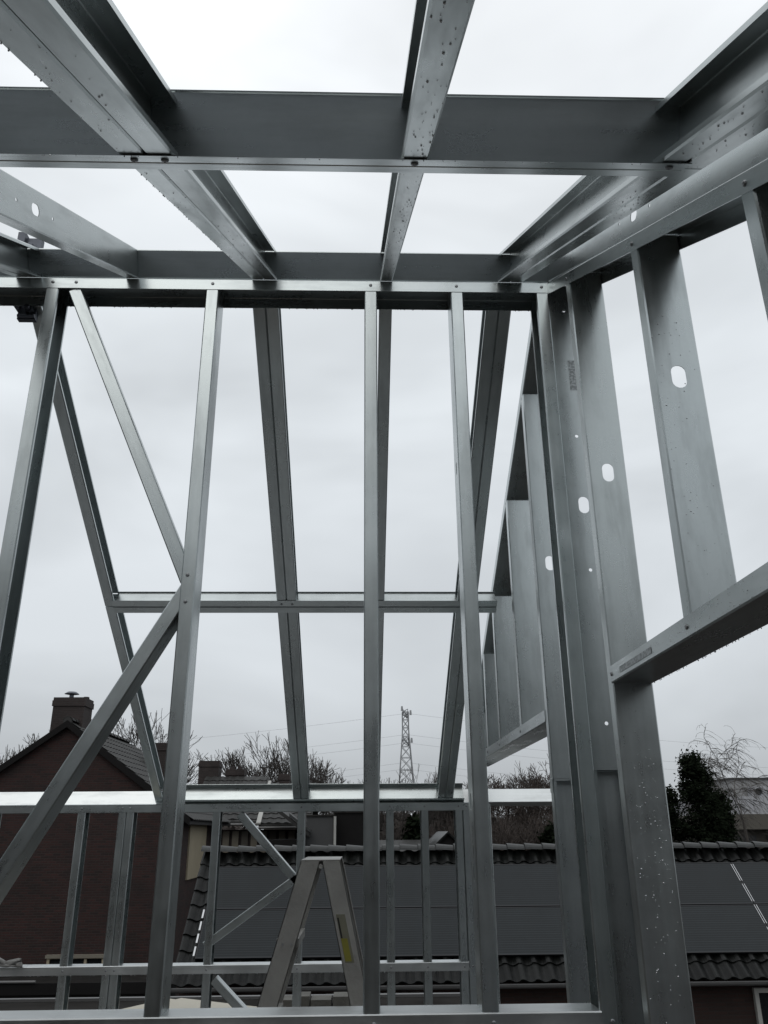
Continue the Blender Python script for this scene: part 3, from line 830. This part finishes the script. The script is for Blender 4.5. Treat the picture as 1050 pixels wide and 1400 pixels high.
for sg in (-1, 1):
    p = [(AX, GY-.16, AZ+.0), (AX+sg*ov, GY-.16, AZ-GS*ov), (AX+sg*ov, GY-.16, AZ-.20-GS*ov), (AX, GY-.16, AZ-.20)]
    mb.prism(p, (0, .035, 0))
mb.build('verge_board', GREYDK, gh)
tm2 = tile_mesh('roof_tile', .30, .42, TILE2, .02)
UPR = V((-1, 0, GS)).normalized()
sl_ = ov*math.sqrt(1+GS*GS); nr = 13; st2 = sl_/nr
for r_ in range(nr):
    for c_ in range(23):
        q = V((AX, GY-.1+c_*.32, AZ-.02)) - UPR*(r_*st2) + V((GS, 0, 1)).normalized()*.01
        place('roof_tile', tm2, gh, slope_matrix(q, (0, 1, 0), UPR) @ Matrix.Rotation(R(-1.5), 4, 'X'))
MB().add([(AX, GY-.1, AZ), (AX-ov, GY-.1, AZ-GS*ov), (AX-ov, GY2+.1, AZ-GS*ov), (AX, GY2+.1, AZ)], [(0, 1, 2, 3)]).build('roof_slope', TILE2, gh)
rm2 = ridge_mesh('ridge_tile', .40, .14, TILE2)
for i in range(18):
    place('ridge_tile', rm2, gh, slope_matrix(V((AX, GY-.14+i*.40, AZ+.0)), (0, 1, 0), (-1, 0, 0)))
MB().tube((AX, GY-.150, AZ-.03), (AX, GY-.10, AZ-.03), .125, n=14).build('mortar_plug', TILE2, gh)
def chimney(parent, x0, x1, y0, y1, z0, z1, mat, pots=(), name='chimney'):
    mb = MB()
    mb.box((x0, y0, z0), (x1, y1, z1-.26)); mb.box((x0-.03, y0-.03, z1-.26), (x1+.03, y1+.03, z1-.09)); mb.box((x0-.01, y0-.01, z1-.09), (x1+.01, y1+.01, z1))
    c_ = mb.build(name, mat, parent)
    for (px, py, r_, h_, kind) in pots:
        m_ = MB()
        if kind == 'cowl':
            m_.tube((px, py, z1), (px, py, z1+h_*.6), r_*.45, n=10); m_.tube((px, py, z1+h_*.6), (px, py, z1+h_*.72), r_*.5, r_*1.5, n=12); m_.tube((px, py, z1+h_*.72), (px, py, z1+h_), r_*1.5, r_*.9, n=12)
            m_.build('cowl', DARKSTEEL, c_)
        else:
            m_.tube((px, py, z1), (px, py, z1+h_), r_, r_*.85, n=10); m_.build('chimney_pot', BRICK3, c_)
    return c_
chimney(gh, -9.36, -8.42, 25.5, 26.3, 2.2, 3.88, BRICK3, [(-8.98, 25.9, .15, .22, 'cowl'), (-8.55, 26.0, .10, .08, 'pot')])
chimney(gh, -7.45, -6.6, 29.8, 30.6, 1.6, 2.95, BRICK3)
wn_ = window(gh, -8.38, -6.85, -4.7, -3.05, 25.0, 2, CREAM, .10)
MB().box((-8.42, 24.86, -3.10), (-6.80, 25.0, -3.02)).build('window_head', CREAM2, gh)

MB().box((AX+HWD+.001, 26.6, -1.30), (AX+HWD+.05, 29.4, .30)).build('cream_panel', CREAM, gh)
lean = empty('lean_to', (-9, 23.6, GROUND), 'dark lean-to with pale gutter in front of the brick gable house', 'shed')
MB().box((-15, 22.3, GROUND), (-4.9, 24.95, -3.65)).build('wall', GREYDK, lean)
MB().box((-15.1, 22.1, -3.64), (-4.8, 24.96, -3.50)).build('roof', BITUMEN, lean)
MB().tube((-15.1, 22.0, -3.22), (-7.6, 22.0, -3.22), .03).build('gutter', GUTTER, lean)
MB().box((-15.1, 22.03, -3.50), (-4.8, 22.10, -3.26)).build('fascia', GREYDK, lean)

# ------------------------------------------------------------------ terrace beyond with cream boarded upper storey
tr = empty('terrace', (-4.5, 38, GROUND), 'terraced houses with tiled roofs and cream boarded upper walls beyond the panel roof', 'house')
MB().box((-6.65, 36.0, GROUND), (-2.2, 42, .10)).build('wall', BRICK3, tr)
mb = MB()
for i in range(10):
    x = -6.0+i*.38
    mb2 = MB().box((x, 35.93, -1.8), (x+.26, 35.99, .05)); mb2.build('board', CREAM2 if i % 3 else TAN, tr)
MB().box((-6.72, 35.90, -1.85), (-6.05, 35.985, .10)).build('cream_panel', CREAM, tr)
def gable_roof(parent, x0, x1, y0, ym, z0, zm, mat, t=.12, name='roof'):
    mb = MB()
    mb.prism([(x0, y0, z0), (x0, ym, zm), (x0, 2*ym-y0, z0), (x0, 2*ym-y0, z0-t), (x0, ym, zm-t), (x0, y0, z0-t)], (x1-x0, 0, 0))
    return mb.build(name, mat, parent)
gable_roof(tr, -7.0, -4.15, 35.5, 38.9, .42, 2.35, TILE2)
gable_roof(tr, -4.10, -2.0, 35.2, 38.6, .30, 2.05, TILE2)
MB().tube((-7.0, 35.45, .30), (-4.15, 35.45, .30), .05).build('gutter', GUTTER, tr)
MB().tube((-4.1, 35.15, .17), (-2.0, 35.15, .17), .05).build('gutter', GUTTER, tr)
MB().prism([(-4.2, 35.15, .30), (-4.02, 35.15, .30), (-4.02, 38.6, 2.1), (-4.2, 38.6, 2.1)], (0, 0, .06)).build('verge_board', WHITE, tr)
tm3 = tile_mesh('roof_tile', .34, .42, TILE2, .02)
upt = V((0, 3.4, 1.93)).normalized()
for r_ in range(9):
    for c_ in range(8):
        q = V((-7.0+c_*.345, 38.9, 2.36)) - upt*(r_*.42)
        place('roof_tile', tm3, tr, slope_matrix(q, (1, 0, 0), upt) @ Matrix.Rotation(R(-2), 4, 'X'))
upt2 = V((0, 3.4, 1.75)).normalized()
for r_ in range(9):
    for c_ in range(6):
        q = V((-4.1+c_*.345, 38.6, 2.06)) - upt2*(r_*.42)
        place('roof_tile', tm3, tr, slope_matrix(q, (1, 0, 0), upt2) @ Matrix.Rotation(R(-2), 4, 'X'))
for (x0, x1, z1, pots) in ((-7.35, -6.45, 3.05, ()), (-6.10, -5.30, 2.68, ((-5.9, 39.3, .12, .14, 'pot'), (-5.55, 39.3, .12, .14, 'pot'))), (-5.05, -4.35, 2.32, ((-4.85, 39.3, .1, .12, 'pot'),))):
    chimney(tr, x0, x1, 38.9, 39.7, 1.4, z1, BRICK3, pots)
chimney(tr, -3.65, -3.2, 38.3, 38.9, 1.4, 2.42, BRICK3)

# ridge run of a dark tiled roof between the terrace and the grey house, gable slope coming forward
dk = empty('dark_roofed_house', (-1.6, 32, GROUND), 'house with a dark steep roof and a bright tiled corner beside the terrace', 'house')
MB().box((-3.2, 30.2, GROUND), (-1.95, 34.5, -.25)).build('wall', GREYDK, dk)
MB().prism([(-3.6, 29.9, 1.3), (-1.75, 29.9, -.02), (-1.75, 29.9, -.16), (-3.6, 29.9, 1.16)], (0, 4.9, 0)).build('roof', TILE2, dk)
MB().prism([(-2.45, 29.86, .60), (-1.70, 29.86, .06), (-1.70, 29.86, -.02), (-2.45, 29.86, .50)], (0, .5, 0)).build('roof_corner', RIDGE, dk)
gy = empty('grey_house', (-.4, 33, GROUND), 'dark grey flat-sided house with pale corner pipe in front of the wood', 'house')
MB().box((-1.90, 30.5, GROUND), (-.95, 36, .50)).build('wall', GREYR, gy)
MB().box((-.949, 31.2, GROUND), (.35, 36, .62)).build('side_wall', GREYDK, gy)
MB().box((-1.95, 30.45, .501), (-.90, 36.05, .56)).build('roof', BITUMEN, gy)
MB().box((-.948, 31.15, .621), (.40, 36.05, .68)).build('roof', BITUMEN, gy)
MB().tube((-.90, 30.44, -2.5), (-.90, 30.44, .50), .045).build('downpipe', WHITE, gy)
dg = empty('small_gable_house', (4.5, 47, GROUND), 'small house with dark pointed gable below the bare trees', 'house')
MB().prism([(3.6, 45, GROUND), (5.3, 45, GROUND), (5.3, 45, -.85), (4.47, 45, -.12), (3.6, 45, -.85)], (0, 6, 0)).build('wall', GREYDK, dg)
mb = MB()
for sg in (-1, 1): mb.prism([(4.47, 44.8, -.02), (4.47+sg*1.05, 44.8, -.95), (4.47+sg*1.05, 44.8, -1.07), (4.47, 44.8, -.14)], (0, 6.4, 0))
mb.build('roof', TILE, dg)
MB().prism([(.6, 45.6, -1.35), (4.2, 45.6, -1.35), (4.2, 49, -.45), (.6, 49, -.45)], (0, 0, -.1)).build('side_roof', TILE2, dg)
MB().box((.7, 46, GROUND), (4.1, 49, -1.36)).build('side_wall', GREYDK, dg)

# pale flat-roofed building at the right
wb = empty('white_building', (34, 64, GROUND), 'pale flat-roofed building with white band behind the birch at the right', 'building')
MB().box((25.2, 62, GROUND), (44, 74, -.05)).build('lower_wall', TAN, wb)
MB().box((24.6, 60.5, -.049), (45, 74, .95)).build('overhang', TAN, wb)
MB().box((25.0, 61.0, .951), (44.6, 74, 2.15)).build('white_band', PALEB2, wb)
MB().box((27.2, 62.5, 2.151), (44, 73, 3.40)).build('upper_storey', PALEB, wb)
MB().box((27.05, 62.35, 3.401), (44.1, 73.1, 3.50)).build('roof', GREYR, wb)
for i in range(6): 
    w_ = MB().box((26.6+i*2.4, 61.9, -1.5), (28.2+i*2.4, 61.985, -.45)).build('window', BLACK, wb)
ac = empty('ventilation_unit', (28.7, 62.0, 2.151), 'white boxed fan unit on the pale flat-roofed building', 'fan unit')
MB().box((28.30, 61.7, 2.152), (29.4, 62.4, 2.86)).build('casing', PALEB2, ac)
MB().tube((28.78, 61.69, 2.50), (28.78, 61.6, 2.50), .24, n=18).build('fan', BLACK, ac)

# unseen walls and houses added around the viewer to shape the steel's reflections
bw = empty('added_dark_wall', (-1.8, -.9, FLOOR), 'added unseen dark wall behind the viewer', 'wall')
MB().box((-4.5, -.98, FLOOR), (.83, -.86, .02)).build('reflection_blocker', DARKREF, bw)  # out of view, added so the lower studs reflect something dark
pw_ = empty('added_side_wall', (-4.62, 2.2, GROUND), 'added unseen brick wall left of the new frame, darkening reflections', 'wall')
MB().prism([(-4.75, -1.2, GROUND), (-4.75, 5.8, GROUND), (-4.75, 5.8, .5), (-4.75, 2.65, 2.5), (-4.75, -1.2, .2)], (.22, 0, 0)).build('added_masonry', BRICK2, pw_)  # out of view, added to darken what the steel reflects at left
nb = empty('added_rear_house', (8.5, -6.5, GROUND), 'added unseen brick house to the right behind the viewer, darkening reflections', 'house')
MB().box((4.6, -12, GROUND), (12, -1.5, .9)).build('wall', BRICK2, nb)  # out of view, added so the gable studs reflect a dark mass
MB().prism([(4.3, -12.2, .91), (12.3, -12.2, .91), (8.3, -12.2, 3.6)], (0, 11.0, 0)).build('roof', TILE2, nb)
bh = empty('added_street_house', (0, -18, GROUND), 'added unseen terrace behind the viewer, pale front reflected in the steel', 'house')
MB().box((-22, -20, GROUND), (22, -12, .6)).build('wall', STREETBNC, bh)  # out of view, added to dim low reflections; pale front lifts the purlin
mb = MB(); mb.prism([(-22.3, -11.6, .55), (-22.3, -20.4, .55), (-22.3, -16, 4.6)], (44.6, 0, 0)); mb.build('roof', TILE, bh)
for xx in range(-20, 20, 5): MB().box((xx, -11.99, -2.2), (xx+1.8, -11.9, -.6)).build('window', WHITE, bh)

# ------------------------------------------------------------------ pylon and cables
PYY = 300.0; px0 = 15.9
py = empty('lattice_pylon', (px0, PYY, GROUND), 'lattice steel electricity pylon on the skyline', 'pylon')
mb = MB()
def half(z): return 4.6 + (1.15-4.6)*min(1, (z-GROUND)/(33-GROUND)) if z < 33 else 1.15
lv = [GROUND, -1, 5, 10.5, 15.5, 20, 24.2, 28, 31.5, 34.5, 37.3, 40]
for i in range(len(lv)-1):
    z0, z1 = lv[i], lv[i+1]; h0, h1 = half(z0), half(z1)
    c0 = [V((px0+sx*h0*.95, PYY+sy*h0, z0)) for sx, sy in ((-1, -1), (1, -1), (1, 1), (-1, 1))]
    c1 = [V((px0+sx*h1*.95, PYY+sy*h1, z1)) for sx, sy in ((-1, -1), (1, -1), (1, 1), (-1, 1))]
    for k in range(4):
        mb.tube(c0[k], c1[k], .22, n=4); mb.tube(c0[k], c1[(k+1) % 4], .13, n=4); mb.tube(c0[(k+1) % 4], c1[k], .13, n=4); mb.tube(c1[k], c1[(k+1) % 4], .12, n=4)
mb.build('tower', PYLON, py)
def arm(z, w):
    mb = MB()
    e0, e1 = V((px0-w*.15, PYY-w, z)), V((px0+w*.15, PYY+w, z))
    for dx in (-.9, .9):
        for dz in (0, 2.1):
            mb.tube(V((px0+dx, PYY, z+dz)), e0, .14, n=4); mb.tube(V((px0+dx, PYY, z+dz)), e1, .14, n=4)
    for f in (.25, .5, .75):
        for e_ in (e0, e1):
            a_ = V((px0-.9, PYY, z)).lerp(e_, f); b_ = V((px0+.9, PYY, z+2.1)).lerp(e_, f); mb.tube(a_, b_, .09, n=4)
            mb.tube(V((px0+.9, PYY, z)).lerp(e_, f), V((px0-.9, PYY, z+2.1)).lerp(e_, f), .09, n=4)
    mb.build('crossarm', PYLON, py)
    return e0, e1
ends = list(arm(39.0, 9.0)) + list(arm(29.3, 11.5))
for k, (dx, z) in enumerate(((-1.6, 40.2), (1.4, 38.8), (-1.5, 30.4), (1.6, 29.4))):
    MB().tube((px0+dx, PYY-8.5, z-.9), (px0+dx, PYY-8.5, z+.7), .42, .30, 6).build('insulator_set', PYLON, py)
CAB = plain('cable', (.34, .35, .36), .7, 0, 0)
for k, (y, za, zb) in enumerate(((292, 38.5, 38.0), (294, 31.5, 31.0), (297, 29.0, 28.6), (303, 22.8, 22.0), (306, 20.8, 20.2))):
    mb = MB(); n_ = 40; L_ = 420
    def cz(t): return za - 15.0*(1-(abs(t)-.5)**2*4)*(.8)
    prev = None
    for i in range(n_+1):
        t = -1+2*i/n_
        p = V((px0+L_*t, y+60*abs(t), cz(t)))
        if prev is not None: mb.tube(prev, p, .04, n=4, cap=False)
        prev = p
    tag(mb.build('power_cable', CAB), 'thin power cable crossing the grey sky beside the pylon', 'cable', 'power cables from the pylon')

# ------------------------------------------------------------------ trees
def tubes_mesh(segs, n=3):
    vs, fs = [], []
    for a, b, ra, rb in segs:
        d = (b-a)
        if d.length < 1e-5: continue
        d.normalize(); q = d.orthogonal(); q.normalize(); w = d.cross(q); k = len(vs)
        for p, r in ((a, ra), (b, rb)):
            for i in range(n):
                t = 2*math.pi*i/n; vs.append(p+(q*math.cos(t)+w*math.sin(t))*r)
        fs += [(k+i, k+(i+1) % n, k+n+(i+1) % n, k+n+i) for i in range(n)]
    return vs, fs

def bare_tree(name, label, base, H, spread, seed, mat, depth=8, rmin=.016, bole=.26, cat='tree', group='bare trees', lift=.08, kink=.12):
    """forking winter tree: every shoot splits into two or three, twigs end all round the crown"""
    rd = random.Random(seed); base = V(base); trunk, crown = [], []
    def grow(p, d, L, r, lev):
        for i in range(2):
            d = (d+V((rd.gauss(0, kink), rd.gauss(0, kink), rd.gauss(0, kink*.7)+lift*.35))).normalized()
            q = p+d*(L*.5); r1 = max(rmin, r*.88)
            (trunk if lev == 0 else crown).append((p, q, r, r1)); p, r = q, r1
            if i == 0 and lev >= 2 and lev < depth and rd.random() < .65:
                sd = Matrix.Rotation(rd.random()*6.283, 3, d) @ d.orthogonal().normalized()
                grow(p, (d*.55+sd*.8*spread).normalized(), L*rd.uniform(.45, .7), max(rmin, r*.5), lev+2)
        if lev >= depth: return
        n = 3 if (lev < 2 or rd.random() < .28) else 2
        az = rd.random()*6.283
        for k in range(n):
            sd = Matrix.Rotation(az+6.283*k/n+rd.gauss(0, .35), 3, d) @ d.orthogonal().normalized()
            an = rd.uniform(.28, .72)*spread*(1.15 if lev < 2 else 1)
            nd = (d*math.cos(an)+sd*math.sin(an)+V((0, 0, lift))).normalized()
            grow(p, nd, L*rd.uniform(.70, .92), max(rmin, r*(.78 if n == 2 else .68)), lev+1)
    grow(base, V((rd.gauss(0, .03), rd.gauss(0, .03), 1)).normalized(), H*bole, H*.017, 0)
    zs = sorted(q[1].z for q in crown); k = H*.90/(zs[int(len(zs)*.93)]-base.z)
    tp = [q[1] for q in crown if (q[1].z-base.z)*k > H*.68]
    mx = sum(q.x for q in tp)/len(tp)-base.x; my = sum(q.y for q in tp)/len(tp)-base.y; mz = sum(q.z for q in tp)/len(tp)-base.z
    def sc(v):
        d = v-base; f = d.z/mz
        return base+V((d.x-mx*f, d.y-my*f, d.z))*k
    root = empty(name, base, label, cat, group)
    vs, fs = tubes_mesh([(sc(a), sc(b), ra, rb) for a, b, ra, rb in trunk], 7); mesh_obj('trunk', vs, fs, mat, root)
    vs, fs = tubes_mesh([(sc(a), sc(b), ra, rb) for a, b, ra, rb in crown], 3); mesh_obj('crown', vs, fs, mat, root)
    return root

G = GROUND
bare_tree('bare_tree', 'bare round-crowned tree rising behind the terrace chimneys, left of the middle stud', (-5.25, 60, G), 13.1, .60, 21, BARK, 9, .015)
bare_tree('bare_tree', 'bare twiggy tree behind the left side of the big chimney', (-22.0, 62, G), 14.6, .7, 5, BARK)
bare_tree('bare_tree', 'bare twiggy tree at the left picture edge beyond the gable house', (-26.5, 66, G), 12.8, .8, 6, BARK)
bare_tree('bare_tree', 'slender bare tree right of the gable house chimney, beside the brace', (-15.6, 60, G), 15.2, .6, 7, BARK)
bare_tree('bare_tree', 'low bare treetop just left of the middle stud above the eaves', (.9, 75, G), 11.2, .7, 9, BARK)
bare_tree('bare_tree', 'bare treetop just right of the pylon foot', (6.6, 72, G), 11.4, .7, 10, BARK)
bare_tree('bare_tree', 'broad dense bare tree seen through the gable opening above the white eaves plate', (13.2, 70, G), 12.1, .95, 12, BARKR, 9, .020)
bare_tree('bare_tree', 'bare tree at the right of the gable opening, next to the broad one', (17.0, 72, G), 11.2, .8, 13, BARKR)
wood = [(-.2, 56, 8.2), (1.7, 52, 8.6), (3.2, 55, 9.0), (4.6, 53, 9.3), (6.2, 56, 9.1), (7.6, 52, 9.0), (9.0, 55, 9.4), (10.4, 52, 9.3), (11.8, 56, 9.6), (13.2, 53, 9.2), (-2.0, 53, 8.0), (14.6, 55, 9.3)]
for i, (x, y, h) in enumerate(wood):
    bare_tree('woodland_tree', 'bare brown tree in the wood behind the panel roof', (x, y, G), h*.88, .75, 40+i, BARKR, 7, group='trees of the bare wood')

def leaf_mass(name, mat, parent, n, sampler, size, seed):
    rd = random.Random(seed); vs, fs = [], []
    for _ in range(n):
        p = sampler(rd); s = size*rd.uniform(.5, 1.4)
        a = V((rd.gauss(0, 1), rd.gauss(0, 1), rd.gauss(0, 1))).normalized(); b = a.orthogonal().normalized()
        k = len(vs); vs += [p+a*s, p+b*s*.5, p-a*s, p-b*s*.5]; fs.append((k, k+1, k+2, k+3))
    return mesh_obj(name, vs, fs, mat, parent)

def conifer(label, base, H, rad, seed, n=5200, size=.16, group='evergreen trees'):
    base = V(base); root = empty('evergreen_tree', base, label, 'tree', group)
    MB().tube(base, base+V((0, 0, H*.93)), H*.016, .03, 7).build('trunk', BARK, root)
    rd0 = random.Random(seed); br = []
    for i in range(120):
        f = .08+.90*rd0.random()**.85; az = rd0.random()*6.283
        L = rad*((1-f)**.60*rd0.uniform(.55, 1.25)+.06)
        br.append((f, az, L, rd0.uniform(-.05, .45)))
    def samp(rd):
        f, az, L, rise = rd.choice(br); t = rd.random()**.7
        w = .05+.16*rad*(1-t*.7)
        return base+V((math.cos(az)*L*t+rd.gauss(0, w), math.sin(az)*L*t+rd.gauss(0, w), H*f+L*t*rise+rd.gauss(0, w*.8)))
    leaf_mass('crown', NEEDLE, root, n, samp, size, seed)
conifer('tall dark evergreen in front of the birch at the right', (15.75, 40, G), 10.75, 1.65, 3, 20000, .085)
conifer('shorter dark evergreen to the right of the tall one', (17.05, 40.8, G), 8.9, 1.30, 4, 12000, .085)
conifer('low dark evergreen half hidden behind the gable corner stud', (14.75, 41, G), 9.2, 1.2, 8, 9000, .085)
conifer('dark evergreen in the bare wood, seen between the eaves wall studs', (3.0, 50, G), 7.9, 1.3, 5, 5000, .17)
conifer('dark evergreen low in the wood behind the gable opening', (11.2, 50, G), 7.2, 2.2, 6, 5000, .19)

def birch(label, base, H, seed):
    rd = random.Random(seed); base = V(base); root = empty('birch_tree', base, label, 'tree')
    segs, tw = [], []
    def strand(a_, e_, n_, st, r):
        for k in range(n_):
            e_ = (e_+V((rd.gauss(0, .14), rd.gauss(0, .14), -.30))).normalized(); b_ = a_+e_*st*rd.uniform(.7, 1.2)
            tw.append((a_, b_, r, r*.9)); a_ = b_
            if n_ > 4 and rd.random() < .30: strand(a_, (e_+V((rd.gauss(0, .6), rd.gauss(0, .6), .15))).normalized(), rd.randint(2, 4), st*.8, r*.85)
    def limb(p, d, L, r, lev):
        n_ = 5
        for i in range(n_):
            d = (d+V((rd.gauss(0, .13), rd.gauss(0, .13), .02-.05*lev))).normalized(); q = p+d*(L/n_); r1 = max(.016, r*.84)
            (segs if lev == 0 else tw).append((p, q, r, r1)); p, r = q, r1
            if lev < 3 and i >= (2 if lev == 0 else 1):
                for _ in range((3, 2, 1)[lev]):
                    sd = Matrix.Rotation(rd.random()*6.283, 3, d) @ d.orthogonal().normalized()
                    limb(p, (d*.75+sd*rd.uniform(.4, .8)).normalized(), L*rd.uniform(.32, .5), r*.55, lev+1)
            if lev >= 1:
                for _ in range(2 if lev == 1 else 1): strand(p, (d*.6+V((rd.gauss(0, .5), rd.gauss(0, .5), .1))).normalized(), rd.randint(3, 7), .16, .0065)
    limb(base, V((0, 0, 1)), H*.80, .15, 0)
    zs = sorted(q[1].z for q in tw); k = H*.95/(zs[int(len(zs)*.96)]-base.z)
    mx = sum(q[1].x for q in tw)/len(tw)-base.x; my = sum(q[1].y for q in tw)/len(tw)-base.y; mz = sum(q[1].z for q in tw)/len(tw)-base.z
    def sc(v):
        d = v-base; f = d.z/mz
        return base+V((d.x-mx*f, d.y-my*f, d.z))*k
    vs, fs = tubes_mesh([(sc(a), sc(b), x, y) for a, b, x, y in segs], 7); mesh_obj('trunk', vs, fs, BIRCHB, root)
    vs, fs = tubes_mesh([(sc(a), sc(b), x, y) for a, b, x, y in tw], 3); mesh_obj('crown', vs, fs, BIRCHB, root)
birch('weeping bare birch with hanging twigs before the pale building', (20.2, 45, G), 11.3, 2)

# scrub under the wood and far tree line
def scr(rd):
    x = rd.uniform(-3, 15.5); y = rd.uniform(57, 62)
    top = -.4 + .9*math.sin(x*.9)+.6*math.sin(x*2.3+1)
    return V((x, y, G+(top-G)*rd.random()**.7))
o = leaf_mass('scrub', SCRUB, None, 16000, scr, .30, 77); tag(o, 'dense brown winter scrub under the bare wood', 'scrub', kind='stuff')
def far(rd):
    x = rd.uniform(-160, 160); y = rd.uniform(180, 215)
    top = 2.5+2.2*math.sin(x*.11)+1.4*math.sin(x*.37+1)+.8*math.sin(x*.9)
    return V((x, y, G+(top-G)*rd.random()**.6))
o = leaf_mass('far_wood', BARKR, None, 26000, far, .9, 78); tag(o, 'far wood along the horizon', 'wood', kind='stuff')
